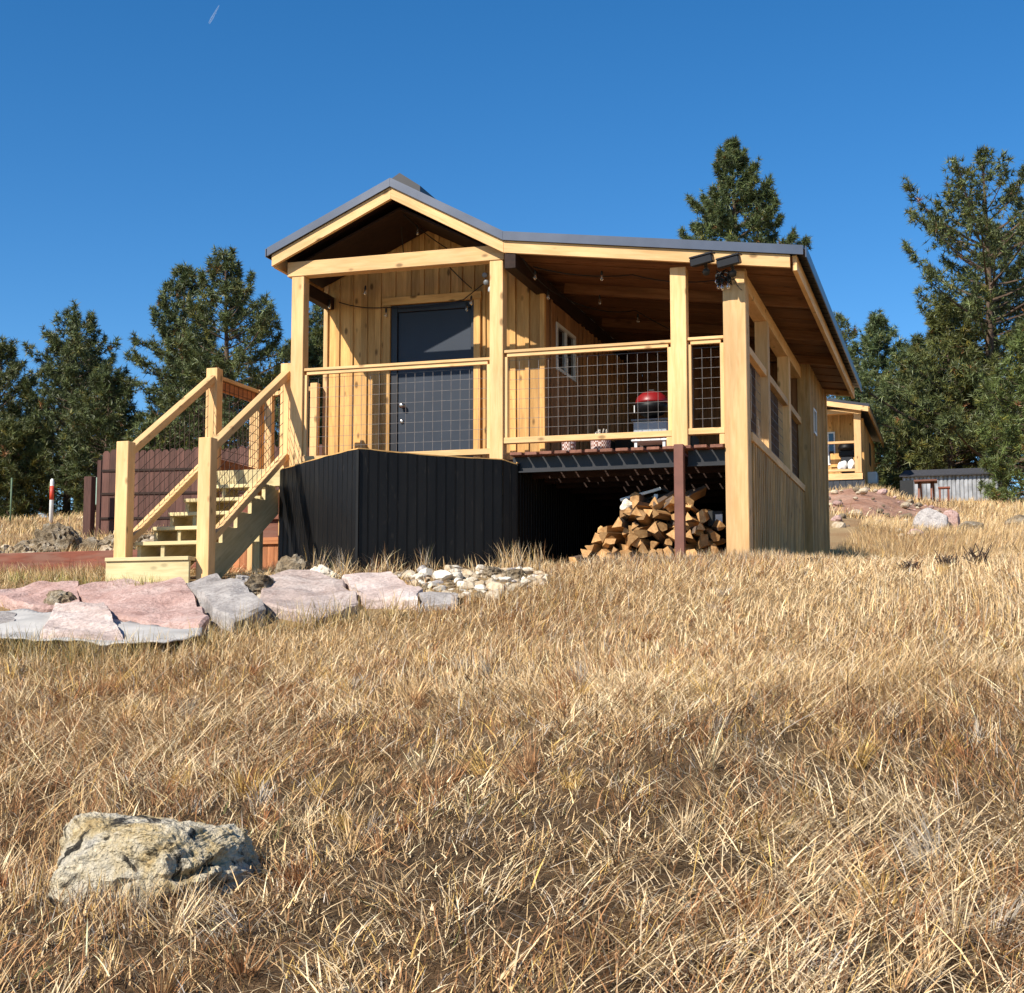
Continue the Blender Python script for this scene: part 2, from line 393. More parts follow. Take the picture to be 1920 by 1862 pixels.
# metal rake trim and timber rake boards (front)
def rake(x0, x1, za, zb, y0, y1, mat, name):
    pts = [(x0, y0, T(x0) + za), (x1, y0, T(x1) + za), (x1, y0, T(x1) + zb), (x0, y0, T(x0) + zb)]
    return prism(name, pts, (0, y1 - y0, 0), mat, cabin, (x1 - x0, 0, T(x1) - T(x0)))
for x0, x1 in ((-.23, 1.184), (1.186, 2.432), (2.434, 5.46)):
    rake(x0, x1, -.008, -.098, YF, YF + .022, 'trim', 'rake_trim')
    rake(x0, x1, -.0, -.012, YF + .023, YF + .14, 'trim', 'rake_trim')
for x0, x1 in ((-.185, 1.184), (1.186, 2.431), (2.434, 5.33)):
    rake(x0, x1, -.099, -.222, YF + .03, YF + .075, 'pine', 'rake_board')
# back rakes
for x0, x1 in ((-.185, 1.184), (1.186, 2.431), (2.434, 5.33)):
    rake(x0, x1, -.05, -.20, YB - .06, YB - .01, 'pine', 'rake_board')
# eave fascia boards along the sides
beam('eave_board', (5.37, YF + .078, T(5.37) - .165), (5.37, YB - .07, T(5.37) - .165), .045, .15, 'pine', cabin, .003)
beam('eave_board', (-.165, YF + .078, T(-.165) - .175), (-.165, YB - .07, T(-.165) - .175), .04, .13, 'pine', cabin, .003)
beam('drip_edge', (5.485, YF, T(5.44) - .07), (5.485, YB, T(5.44) - .07), .012, .11, 'trim', cabin)
beam('drip_edge', (-.245, YF, T(-.22) - .06), (-.245, YB, T(-.22) - .06), .012, .09, 'trim', cabin)
# soffit boards, running across, one by one (gable halves and lean-to)
y = YF + .08; i = 0
while y < 7.45:
    w = rnd(.22, .30)
    for x0, x1, big in ((-.14, 1.18, 0), (1.19, 2.42, 0), (2.445, 5.345, 1)):
        if not big and y > 1.2: continue
        zz = -.108 - (.008 if i % 2 else 0) - rnd(0, .003)
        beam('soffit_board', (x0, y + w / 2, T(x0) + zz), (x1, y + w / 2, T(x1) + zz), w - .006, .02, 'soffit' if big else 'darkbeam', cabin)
    y += w; i += 1
# rafters/purlins showing below the lean-to soffit
for y in (1.6, 3.4, 5.0):
    beam('rafter', (2.62, y, T(2.62) - .175), (5.34, y, T(5.34) - .175), .06, .11, 'soffit', cabin)
# beams
box('beam', -.055, 2.40, -.01, .125, 3.125, 3.285, 'pine', cabin, 'x', .004)
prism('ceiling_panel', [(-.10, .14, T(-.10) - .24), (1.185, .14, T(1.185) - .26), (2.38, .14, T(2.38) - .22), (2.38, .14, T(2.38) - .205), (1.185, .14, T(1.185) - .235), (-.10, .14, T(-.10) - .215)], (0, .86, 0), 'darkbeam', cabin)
beam('beam', (2.50, -.12, 3.075), (2.50, 5.2, 3.075), .12, .16, 'darkbeam', cabin, .004)
beam('beam', (-.01, .14, 3.06), (-.01, 1.02, 3.06), .10, .14, 'darkbeam', cabin, .004)
beam('top_plate', (4.80, .0, 2.745), (4.80, 5.16, 2.745), .14, .15, 'pine', cabin, .004)

# posts
box('post', -.005, .138, 0, .14, .70, 3.125, 'pine', cabin, 'z', .005)
box('post', 2.242, 2.386, 0, .14, .70, 3.125, 'pine', cabin, 'z', .005)
box('post', 4.131, 4.290, 0, .14, 1.106, 2.905, 'pine', cabin, 'z', .005)
box('post', 4.655, 4.880, 0, .225, -.25, 2.69, 'pine', cabin, 'z', .007)
box('post', 4.765, 4.872, .06, .20, 2.691, 2.86, 'pine', cabin, 'z', .004)
box('deck_post', 4.178, 4.272, -.155, -.06, .0, 1.104, 'brownsteel', cabin, 'z', .004)
box('post_base', 4.05, 4.36, -.24, .02, -.26, -.001, 'brownsteel', cabin, 'x', .01)

# front railings
def railing(x0, x1, zt, zb, th=.045, bh=.06, stile=(1, 1)):
    box('rail', x0, x1, .02, .11, zt - .03, zt, 'pine', cabin, 'x', .003)
    box('rail', x0 + .03, x1 - .03, .035, .075, zt - .07, zt - .031, 'pine', cabin, 'x', .003)
    box('rail', x0, x1, .015, .095, zb, zb + bh, 'pine', cabin, 'x', .003)
    if stile[0]: box('stile', x0 + .001, x0 + .038, .03, .08, zb + bh + .001, zt - .071, 'pine', cabin, 'z', .002)
    if stile[1]: box('stile', x1 - .038, x1 - .001, .03, .08, zb + bh + .001, zt - .071, 'pine', cabin, 'z', .002)
    wiregrid_m('wire_mesh', (x0 + .045, .085, zb + bh + .0), (x1 - x0 - .09, 0, 0), (0, 0, zt - .03 - zb - bh - .07), .102, .102, .0021, 'wire', cabin)
railing(.139, 2.241, 2.115, 1.105)
railing(2.388, 4.130, 2.178, 1.208)
railing(4.291, 4.653, 2.190, 1.218)
box('stile', 4.075, 4.129, .02, .10, 1.112, 1.206, 'pine', cabin, 'z', .003)
box('stile', 4.60, 4.652, .02, .10, 1.112, 1.214, 'pine', cabin, 'z', .003)

# porch floor and deck boards
for k in range(9):
    y0 = .15 + k * .1
    box('porch_board', -1.04, 2.46, y0, y0 + .092, FL - .035, FL, 'deckwood', cabin, 'x')
x = 2.475
while x < 4.63:
    w = .126
    box('deck_board', x, x + w, -.05 + rnd(-.006, .006), 5.15, 1.072 + rnd(-.002, .002), 1.104, 'deckwood', cabin, 'y', .004)
    x += .157
# black steel channel under the deck front + joists
def channel(x0, x1, y, z0, z1):
    box('steel_channel', x0, x1, y, y + .012, z0, z1, 'blacksteel', cabin, 'x')
    box('channel_flange', x0, x1, y - .055, y - .001, z0, z0 + .014, 'blacksteel', cabin, 'x')
channel(2.47, 4.176, .085, .905, 1.068); channel(4.275, 4.653, .085, .905, 1.068)
for y in (.55, 1.0, 1.5, 2.1, 2.8, 3.6): box('joist', 2.53, 4.64, y, y + .045, .90, 1.068, 'darkbeam', cabin, 'x')

# wall boards with battens: front room wall
def batten_wall(x0, x1, y, z0, ztop, mat, pitch=.172, skip=None, face=-1):
    """board-and-batten wall facing -Y; ztop is a function of x; skip = (xa, xb, zlow, zhigh) opening"""
    x = x0; i = 0
    while x < x1 - .01:
        w = min(pitch + rnd(-.03, .03), x1 - x)
        if x1 - (x + w) < .06: w = x1 - x
        spans = [(x + .003, x + w - .003, z0)]
        if skip and x + w > skip[0] and x < skip[1]:
            a, b_, zl, zh = skip; spans = []
            if x < a - .02: spans.append((x + .003, a, z0))
            if x + w > b_ + .02: spans.append((b_, x + w - .003, z0))
            spans.append((max(x + .003, a), min(x + w - .003, b_), zh))
        for (a, b_, zb) in spans:
            if b_ - a < .012: continue
            j = rnd(-.003, .003)
            prism('wall_board', [(a, y + j, zb), (b_, y + j, zb), (b_, y + j, ztop(b_)), (a, y + j, ztop(a))], (0, .022, 0), mat, cabin, (0, 0, 1))
        xb = x + w
        if xb < x1 - .05 and not (skip and skip[0] - .06 < xb < skip[1] + .06 and True):
            bw = rnd(.035, .075); o = rnd(-.008, .008)
            prism('batten', [(xb - bw / 2 + o, y - .022, z0), (xb + bw / 2 + o * .3, y - .022, z0), (xb + bw / 2 - o, y - .022, ztop(xb) - .0), (xb - bw / 2 - o * .5, y - .022, ztop(xb) - .0)], (0, .018, 0), mat, cabin, (0, 0, 1))
        elif skip and skip[0] - .06 < xb < skip[1] + .06:
            bw = .05
            prism('batten', [(xb - bw / 2, y - .022, skip[3] + .09), (xb + bw / 2, y - .022, skip[3] + .09), (xb + bw / 2, y - .022, ztop(xb)), (xb - bw / 2, y - .022, ztop(xb))], (0, .018, 0), mat, cabin, (0, 0, 1))
        x += w; i += 1
YW = 1.04
batten_wall(-.06, 2.51, YW, FL, lambda x: T(x) - .13 if x < 2.42 else 3.16, 'siding', .165, (.74, 1.73, FL, 2.985))
box('wall', -.05, 2.50, YW + .025, YW + .10, .3, 3.2, 'darkinside', cabin, 'x')
box('wall', -.05, .02, YW + .101, YB - .1, .3, 3.2, 'siding', cabin, 'y')
box('wall', 2.42, 2.485, YW + .101, YB - .1, .3, 3.05, 'darkinside', cabin, 'y')
box('wall', -.05, 2.48, YB - .09, YB - .04, .3, 3.2, 'siding', cabin, 'x')
# corner boards and door casing
box('corner_board', -.085, -.035, YW - .03, YW + .1, .8, 3.28, 'pine', cabin, 'z', .003)
box('corner_board', 2.49, 2.545, YW - .03, YW + .04, FL, 3.0, 'siding', cabin, 'z', .003)
box('door_casing', .655, .738, YW - .045, YW - .004, FL, 2.985, 'siding', cabin, 'z', .003)
box('door_casing', 1.732, 1.81, YW - .045, YW - .004, FL, 2.985, 'siding', cabin, 'z', .003)
box('door_casing', .64, 1.82, YW - .048, YW - .004, 2.986, 3.075, 'siding', cabin, 'x', .003)
door = box('door', .82, 1.69, YW + .005, YW + .024, FL + .02, 2.90, 'door', cabin, 'z', .003)
box('door_frame', .741, .818, YW - .02, YW + .024, FL, 2.982, 'doorframe', door, 'z', .004)
box('door_frame', 1.692, 1.729, YW - .02, YW + .024, FL, 2.982, 'doorframe', door, 'z', .004)
box('door_frame', .819, 1.691, YW - .02, YW + .024, 2.902, 2.982, 'doorframe', door, 'x', .004)
lathe('door_knob', [(.026, 0), (.028, .006), (.012, .01), (.012, .03), (.026, .038), (.033, .052), (.028, .066), (.010, .072)], 'chrome', door, (.885, YW + .004, 1.835), 16, True, Quaternion((1, 0, 0), R(90)))
lathe('deadbolt', [(.024, 0), (.024, .012), (.016, .018)], 'chrome', door, (.872, YW + .004, 1.66), 14, True, Quaternion((1, 0, 0), R(90)))

# room side wall on the deck (faces +X), with a window
def side_boards(x, y0, y1, z0, z1, mat, pitch=.2, name='wall_board', bat=True, jit=.03, th=.022):
    y = y0
    while y < y1 - .02:
        w = min(pitch + rnd(-jit, jit), y1 - y)
        if y1 - (y + w) < .05: w = y1 - y
        zt = z1(y) if callable(z1) else z1; zb = z0(y) if callable(z0) else z0
        o = rnd(-.004, .004)
        box(name, x - th + o, x + o, y + .003, y + w - .003, zb, zt, mat, cabin, 'z')
        if bat and y + w < y1 - .04:
            bw = rnd(.04, .06)
            box('batten', x + .006, x + .022, y + w - bw / 2, y + w + bw / 2, zb, zt, mat, cabin, 'z')
        y += w
side_boards(2.525, YW + .06, 1.55, FL, 3.0, 'siding_inner_shaded')
side_boards(2.525, 1.55, 2.40, FL, 2.25, 'siding_inner_shaded')
side_boards(2.525, 1.55, 2.40, 2.80, 3.0, 'siding_inner_shaded', .2, 'wall_board', False)
side_boards(2.525, 2.40, 5.2, FL, 3.0, 'siding_inner_shaded')
win = box('window', 2.487, 2.515, 1.60, 2.35, 2.29, 2.76, 'glass', cabin, 'y')
for (ya, yb, za, zb) in ((1.55, 2.40, 2.252, 2.29), (1.55, 2.40, 2.76, 2.798), (1.55, 1.60, 2.291, 2.759), (2.35, 2.40, 2.291, 2.759), (1.955, 1.99, 2.291, 2.759)):
    box('window_frame', 2.49, 2.54, ya, yb, za, zb, 'white', win)
# deck back wall
x = 2.55
while x < 4.72:
    box('wall_board', x, x + .19, 5.18, 5.2, FL, min(T(x), T(x + .2)) - .14, 'soffit', cabin, 'z'); x += .196
# right-hand wall: sill, middle rail, posts, lower siding, wire panels
beam('sill', (4.835, .228, 1.205), (4.835, 5.16, 1.205), .13, .085, 'pine', cabin, .004)
ypost = [(1.62, 1.80), (3.62, 3.80)]
bays = [(.226, 1.62), (1.80, 3.62), (3.80, 5.14)]
for a, b_ in ypost: box('post', 4.745, 4.882, a, b_, 1.249, 2.668, 'pine', cabin, 'z', .004)
for a, b_ in bays:
    box('rail', 4.80, 4.868, a + .001, b_ - .001, 2.055, 2.13, 'pine', cabin, 'y', .003)
    wiregrid_m('wire_mesh', (4.80, a + .04, 1.26), (0, b_ - a - .08, 0), (0, 0, .78), .102, .102, .0021, 'wire', cabin)
side_boards(4.862, .228, 5.15, lambda y: g1(4.86, y) - .25, 1.161, 'side_old', .15, 'wall_board', True, .03)
side_boards(4.955, 5.15, 7.55, lambda y: g1(4.95, y) - .25, 2.86, 'side_old', .17, 'wall_board', True, .03)
box('corner_board', 4.93, 4.99, 7.50, 7.56, .1, 2.86, 'side_old', cabin, 'z', .003)
box('corner_board', 4.82, 4.985, 5.142, 5.168, -.2, 2.86, 'side_old', cabin, 'z', .003)
w2 = box('window', 4.957, 4.975, 5.62, 5.92, 2.03, 2.31, 'glass', cabin, 'y')
for (ya, yb, za, zb) in ((5.59, 5.95, 2.0, 2.03), (5.59, 5.95, 2.31, 2.34), (5.59, 5.62, 2.031, 2.309), (5.92, 5.95, 2.031, 2.309)):
    box('window_frame', 4.957, 4.99, ya, yb, za, zb, 'white', w2)
box('wall', 4.80, 4.83, .24, 5.14, -.2, 1.16, 'darkinside', cabin, 'y')
box('wall', 2.55, 4.92, 5.205, 7.5, .2, 2.8, 'insul', cabin, 'y')

# black ribbed skirting
def skirt(p0, p1, z0, z1a, z1b, bulge=0):
    p0 = Vector((*p0, 0)); p1 = Vector((*p1, 0)); d = p1 - p0; L = d.length; d.normalize(); nrm = Vector((d.y, -d.x, 0))
    k = max(1, round(L / .098)); st = []
    for i in range(k):
        a = i / k
        st += [(a, 0), (a + .90 / k, 0), (a + .925 / k, -.006), (a + .95 / k, -.006), (a + .965 / k, .004), (a + .985 / k, .004)]
    st.append((1.0, 0)); V = []; F = []
    for (t, e) in st:
        zt = z1a + (z1b - z1a) * t + bulge * math.sin(t * math.pi) + .004 * math.sin(t * 23)
        for z in (z0, zt):
            for th in (0, -.015): V.append(p0 + d * (t * L) + nrm * (e + th) + Vector((0, 0, z)))
    for i in range(len(st) - 1):
        a = i * 4; b_ = a + 4
        F += [(a, b_, b_ + 2, a + 2), (a + 1, a + 3, b_ + 3, b_ + 1), (a + 2, b_ + 2, b_ + 3, a + 3), (a, a + 1, b_ + 1, b_)]
    F += [(0, 2, 3, 1)]; e = (len(st) - 1) * 4; F.append((e, e + 1, e + 3, e + 2))
    c = p0.copy()
    o = fixn(frommesh('skirt_panel', [v - c for v in V], F, 'skirtblack', cabin, c))
    prev = None; pts = []
    for i in range(13):
        t = i / 12; pts.append(p0 + d * (t * L) - nrm * .012 + Vector((0, 0, z1a + (z1b - z1a) * t + bulge * math.sin(t * math.pi) + .006)))
    tube('skirt_lip', [pts], .008, 'siding', cabin, 4, False)
    return o
skirt((-.11, .0), (1.225, -1.03), -.35, 1.02, 1.062, .012)
skirt((1.24, -1.03), (2.42, -.115), -.35, 1.062, 1.022, -.012)
box('skirt_trim', 1.222, 1.246, -1.052, -1.022, -.35, 1.05, 'black', cabin, 'z')
skirt((2.43, -.11), (2.535, .012), -.35, 1.02, .985)
skirt((2.54, .02), (2.54, 5.1), -.35, 1.0, 1.0)
box('underfloor', 2.56, 4.78, 5.05, 5.15, -.3, 1.0, 'insul', cabin, 'x')
prism('stage_cover', [(-.10, .0, 1.012), (1.23, -1.02, 1.03), (2.42, -.11, 1.012), (2.42, .13, 1.012), (-.10, .13, 1.012)], (0, 0, .012), 'black', cabin)

# ------------------------------------------------------------------ stairs
st = empty('porch_stairs', (-.55, -.8, -.1), 'new pale timber stairs with wire mesh railings climbing to the porch', 'stairs')
yb0, yt0 = -1.66, .09
LXL, LXR = -1.066, -.165          # left faces of left and right post pairs
for xl in (LXL, LXR):
    box('post', xl, xl + .135, yb0, yb0 + .135, -.32, 1.147, 'pine', st, 'z', .005)
    box('post', xl, xl + .135, yt0, yt0 + .135, -.1, 2.20, 'pine', st, 'z', .005)
    xm = xl + .066
    A = Vector((xm, yb0 + .12, 1.05)); B = Vector((xm, yt0 + .02, 2.085)); dd = (B - A).normalized(); nn = Vector((0, -dd.z, dd.y))
    beam('handrail', A, B, .09, .075, 'pine', st, .004)
    A2 = Vector((xm, yb0 + .136, .16)); B2 = Vector((xm, yt0 - .001, 1.19)); 
    beam('lower_rail', A2, B2, .085, .07, 'pine', st, .004)
    o = A2 + nn * .035 + dd * .02; u = (B2 - A2) * .97
    vlen = ((A - A2) - nn * .0).dot(Vector((0, 0, 1)))
    wiregrid_m('wire_mesh', o, u, Vector((0, -.02, .80)), .115, .115, .003, 'wiredark', st)
NT = 6
for k in range(NT):
    z = -.005 + .172 * k; y = -1.80 + .305 * k
    x0, x1 = (LXL - .005, LXR + .0) if k == 0 else (LXL + .137, LXR + .0)
    yy = y + (0 if k else .0)
    if k == 0:
        box('tread', x0, LXR - .002, yy, yb0 - .001, z - .038, z, 'treated', st, 'x', .004)
        box('tread', LXL + .137, LXR - .002, yb0, yy + .28, z - .038, z, 'treated', st, 'x', .004)
        box('riser', x0, LXR - .004, yy + .02, yy + .055, z - .30, z - .04, 'treated', st, 'x', .003)
    else:
        box('tread', x0, x1, yy, yy + .145, z - .038, z, 'treated', st, 'x', .004)
        box('tread', x0, x1, yy + .152, yy + .295, z - .038, z, 'treated', st, 'x', .004)
def stringer(x0, x1, mat='treated'):
    pts = []
    for k in range(1, NT):
        z = -.005 + .172 * k - .040; y = -1.80 + .305 * k
        pts += [(x0, y + .03, z - .132), (x0, y + .03, z)]
    pts += [(x0, .07, pts[-1][2]), (x0, .07, .56), (x0, -1.36, -.30), (x0, -1.475, -.30)]
    return prism('stringer', pts, (x1 - x0, 0, 0), mat, st, (0, 1, .56))
stringer(LXL + .145, LXL + .185); stringer(-.66, -.62); stringer(LXR - .03, LXR + .01)
box('landing_rim', LXL + .137, LXR + .10, yt0 - .04, yt0 - .002, .86, 1.05, 'treated', st, 'x', .003)
for k in range(9): box('landing_board', LXL - .02, -.12, yt0 + .14 + k * .125, yt0 + .14 + k * .125 + .118, 1.01, 1.048, 'treated', st, 'x', .003)
# landing rear rail and posts
box('post', LXL, LXL + .13, 1.13, 1.26, -.1, 2.13, 'pine', st, 'z', .005)
box('post', LXL + .19, LXL + .28, 1.14, 1.23, .9, 2.09, 'pine', st, 'z', .004)
beam('rail', (LXL + .07, yt0 + .137, 2.11), (LXL + .07, 1.129, 2.11), .09, .04, 'pine', st, .003)
beam('rail', (LXL + .07, yt0 + .137, 2.03), (LXL + .07, 1.129, 2.03), .04, .115, 'cedar', st, .003)
beam('rail', (LXL + .07, yt0 + .137, 1.15), (LXL + .07, 1.129, 1.15), .04, .12, 'cedar', st, .003)
wiregrid_m('wire_mesh', (LXL + .10, yt0 + .15, 1.22), (0, .95, 0), (0, 0, .86), .1, .1, .003, 'wiredark', st)
beam('rail', (LXL + .285, 1.19, 2.08), (-.20, 1.0, 2.08), .07, .05, 'pine', st, .003)
box('post', -.19, -.105, .90, .985, 1.0, 2.13, 'pine', st, 'z', .004)
box('support_post', -.27, -.185, -.30, -.215, -.3, .72, 'treated', st, 'z', .004)

# ------------------------------------------------------------------ lights and fittings hung on the cabin
def sag(p, q, s, k=8):
    p, q = Vector(p), Vector(q)
    return [p.lerp(q, i / k) - Vector((0, 0, s * 4 * (i / k) * (1 - i / k))) for i in range(k + 1)]
def bulb(root, p, drop=.03):
    p = Vector(p)
    s = lathe('socket', [(.007, 0), (.011, -.01), (.013, -.04), (.010, -.044)], 'cord', root, p - Vector((0, 0, drop - .03)), 8)
    lathe('bulb', [(.009, 0), (.013, -.012), (.018, -.034), (.017, -.050), (.008, -.062)], 'bulb', s, p - Vector((0, 0, drop + .014)), 10)
def string_light(path_list, bulbs, label):
    r = empty('string_light', path_list[0][0], label, 'string light', 'string lights on the cabin')
    for p in path_list: tube('cord', [p], .006, 'cord', r, 5)
    for bpos in bulbs: bulb(r, bpos)
    return r
yw = YW - .07
P1 = sag((.12, yw, 3.06), (.70, yw, 2.96), .03) + sag((.70, yw, 2.96), (1.62, yw, 2.98), .03)[1:] + sag((1.62, yw, 2.98), (1.95, yw - .3, 3.06), .0)[1:]
string_light([P1, sag((1.30, yw, 3.55), (1.72, yw, 3.10), .02)], [(.05, yw - .1, 3.07), (.55, yw - .25, 3.16), (.70, yw, 2.95), (1.66, yw, 2.95), (1.74, yw - .08, 3.0)],
             'black string light with clear bulbs strung above the dark door')
P2 = sag((1.16, .30, 3.80), (1.45, .9, 3.56), .02)
string_light([P2, sag((1.05, .5, 3.82), (.95, .9, 3.35), .0)], [(1.26, .48, 3.72)], 'single clear bulb on a cord under the porch gable peak')
P3 = sag((2.60, -.02, 3.12), (2.72, 1.0, 2.96), .06) + sag((2.72, 1.0, 2.96), (3.3, 2.2, 3.02), .08)[1:] + sag((3.3, 2.2, 3.02), (4.6, 4.4, 2.75), .1)[1:]
P4 = sag((2.65, .2, 3.08), (3.62, .6, 3.02), .05) + sag((3.62, .6, 3.02), (4.72, .1, 2.78), .06)[1:]
string_light([P3, P4], [(2.66, .25, 3.06), (2.62, .9, 3.0), (3.35, .35, 3.02), (3.33, 2.2, 2.98), (3.7, 2.8, 2.9), (3.12, 1.2, 2.98)],
             'black string light with clear bulbs under the lean-to deck roof')
r = empty('light_string_coil', (4.66, .0, 2.72), 'tangled coil of black cord and bulbs on the corner post top', 'string light')
pts = []
for i in range(60):
    a = i * .62; pts.append((4.685 + .07 * math.cos(a) + rnd(-.02, .02), -.03 + rnd(-.035, .03), 2.76 + .055 * math.sin(a * 1.3) + rnd(-.03, .03)))
tube('cord', [pts], .006, 'cord', r, 5)
for q in ((4.62, -.03, 2.75), (4.66, -.05, 2.73), (4.72, -.05, 2.74), (4.60, -.02, 2.80)): bulb(r, q)
box('junction_box', 4.70, 4.762, .01, .055, 2.70, 2.80, 'cord', r, 'z', .004)
tube('cord', [sag((4.77, -.035, 2.74), (4.85, -.012, 2.62), .02)], .004, 'cord', r, 4)
# motion flood light on the centre post
r = empty('flood_light', (2.18, .19, 2.98), 'grey two-headed flood light behind the centre porch post', 'flood light')
lathe('base', [(.05, 0), (.05, .03), (.03, .04)], 'greyplastic', r, (2.235, .20, 2.98), 14, True, Quaternion((0, 1, 0), R(-90)))
for dx, dz in ((-.03, .05), (-.015, -.03)):
    lathe('lamp_head', [(.014, 0), (.026, .02), (.028, .05), (.026, .054)], 'darkplastic', r, (2.17 + dx, .19, 2.98 + dz), 14, True, Quaternion((1, 0, 0), R(105)))
lathe('sensor', [(.012, 0), (.028, .02), (.028, .06), (.01, .075)], 'greyplastic', r, (2.20, .18, 2.90), 12, True, Quaternion((1, 0, 0), R(160)))
# two solar lights on the lean-to rake board
for x, lab in ((4.505, 'black solar light on the rake board above the middle deck post'), (4.765, 'black solar light on the rake board above the corner post')):
    z = T(x) - .262
    r = empty('solar_light', (x, -.16, z), lab, 'solar light', 'solar lights on the rake board')
    q = Quaternion((0, 0, 1), R(-10)) @ Quaternion((0, 1, 0), R(-8)) @ Quaternion((1, 0, 0), R(10))
    link('solar_panel', boxmesh(.235, .13, .018, 'doorframe', .004), r, (x, -.285, z + .072), q)
    link('lamp_body', boxmesh(.225, .10, .075, 'doorframe', .008), r, (x, -.285, z + .022), q)
    beam('bracket', (x + .02, -.26, z + .03), (x + .02, -.14, z - .04), .03, .02, 'cord', r)
    lathe('lamp_head', [(.018, 0), (.034, .02), (.036, .06), (.03, .065)], 'cord', r, (x + .03, -.20, z - .05), 12, True, Quaternion((1, 0, 0), R(130)))

# ------------------------------------------------------------------ things on the deck
r = empty('kettle_grill', (3.74, .95, 1.105), 'small red-lidded black charcoal grill on a pale grey stand', 'grill')
bowl = lathe('bowl', [(.06, 0), (.13, .03), (.165, .09), (.172, .14)], 'black', r, (3.74, .95, 1.56), 24)
lid = lathe('lid', [(.174, 0), (.172, .02), (.155, .07), (.10, .115), (.03, .13)], 'red', r, (3.74, .95, 1.703), 24)
box('lid_handle', 3.71, 3.77, .935, .965, 1.836, 1.856, 'cord', lid, 'x', .004)
box('side_handle', 3.565, 3.575, .86, .88, 1.60, 1.68, 'white', r, 'z', .003)
box('stand_top', 3.55, 3.95, .78, 1.12, 1.50, 1.52, 'darkplastic', r, 'x', .004)
box('stand_box', 3.57, 3.93, .80, 1.10, 1.36, 1.498, 'greyplastic', r, 'x', .01)
box('shelf', 3.55, 3.94, .78, 1.12, 1.285, 1.305, 'white', r, 'x', .004)
for sx in (3.58, 3.88):
    for sy in (.80, 1.07): box('leg', sx, sx + .03, sy, sy + .03, 1.105, 1.284, 'white', r, 'z', .003)
for sx, sy in ((3.58, .80), (3.88, .80), (3.58, 1.07), (3.88, 1.07)): box('stand_post', sx + .004, sx + .026, sy + .004, sy + .026, 1.306, 1.359, 'greyplastic', r, 'z')
def basket(x0, x1, label, stems):
    cx = (x0 + x1) / 2; rr = (x1 - x0) / 2
    r = empty('woven_basket', (cx, .30, 1.105), label, 'basket')
    lathe('basket_body', [(rr * .85, 0), (rr * .97, .05), (rr, .12), (rr * .93, .19), (rr * .8, .19), (rr * .8, .05)], 'woven', r, (cx, .30, 1.106), 22)
    if stems:
        P = [[(cx + rnd(-.02, .02), .30 + rnd(-.02, .02), 1.2), (cx + rnd(-.07, .07), .30 + rnd(-.05, .05), 1.33 + rnd(-.01, .03))] for _ in range(12)]
        V, F = tubemesh(P, [.003, .007], 4); frommesh('dried_stems', [v - Vector((cx, .3, 1.1)) for v in V], F, 'cream', r, (cx, .3, 1.1))
basket(2.93, 3.075, 'small pale woven basket on the deck near the centre post', False)
basket(3.235, 3.44, 'wider pale woven basket with dried stems at the deck edge', True)
r = empty('deck_bench', (3.2, 3.2, 1.105), 'low dark wicker bench in shade against the cabin side wall', 'bench')
box('seat', 2.75, 3.75, 3.0, 3.5, 1.45, 1.53, 'darkwicker', r, 'x', .01); box('backrest', 2.75, 3.75, 3.46, 3.54, 1.532, 1.80, 'darkwicker', r, 'x', .01)
for x in (2.70, 3.752): box('arm', x, x + .048, 3.0, 3.5, 1.2, 1.68, 'darkwicker', r, 'y', .008)
for x in (2.76, 3.69):
    for y in (3.02, 3.42): box('leg', x, x + .05, y, y + .05, 1.105, 1.449, 'darkwicker', r, 'z')
r = empty('hanging_pot', (3.86, 4.4, 3.12), 'small terracotta pot hanging under the lean-to roof', 'pot')
lathe('pot', [(.06, 0), (.085, .12), (.10, .12), (.105, .16), (.09, .16), (.085, .13)], 'terracotta', r, (3.86, 4.4, 3.02), 20)
tube('hanger', [[(3.86, 4.4, 3.10), (3.86, 4.4, 3.20)]], .006, 'cord', r, 5)

# ------------------------------------------------------------------ firewood
LOGM = []
def logmesh(seed):
    r = random.Random(seed); k = r.choice([3, 3, 4, 4, 5]); L = r.uniform(.34, .42); R0 = r.uniform(.042, .088)
    kind = r.random()
    if kind < .75:      # split wedge: bark arc + two split faces
        span = r.uniform(1.0, 2.2); pts = [(r.uniform(-.012, .012), -R0 * .55)]
        for j in range(4):
            a = math.pi / 2 - span / 2 + span * j / 3; pts.append((R0 * math.cos(a) * r.uniform(.9, 1.1), R0 * math.sin(a) * r.uniform(.9, 1.1)))
        bark = [1, 2, 3]
    else:
        pts = [(R0 * math.cos(6.283 * j / 6) * r.uniform(.6, 1.1), R0 * .8 * math.sin(6.283 * j / 6) * r.uniform(.6, 1.1)) for j in range(6)]; bark = [1, 2]
    k = len(pts); V = []; F = []; fm = []
    for y in (-L / 2, 0, L / 2):
        for (x, z) in pts: V.append((x + r.uniform(-.012, .012), y + r.uniform(-.018, .018), z + r.uniform(-.012, .012)))
    F.append(list(range(k))); fm.append(0)
    for s in (0, 1):
        for i in range(k):
            F.append((s * k + i, s * k + (i + 1) % k, (s + 1) * k + (i + 1) % k, (s + 1) * k + i)); fm.append(1 if i in bark else 0)
    F.append([2 * k + i for i in range(k)][::-1]); fm.append(0)
    # turn so that the grain (local X) runs along the log
    V = [(y, -x, z) for (x, y, z) in V]
    me = bpy.data.meshes.new('firewood'); me.from_pydata(V, [], F); me.materials.append(M['log']); me.materials.append(M['barkgrey'])
    me.polygons.foreach_set('material_index', fm); me.update()
    bm = bmesh.new(); bm.from_mesh(me); bmesh.ops.recalc_face_normals(bm, faces=bm.faces); bm.to_mesh(me); bm.free()
    return me
LOGM = [logmesh(100 + i) for i in range(14)]
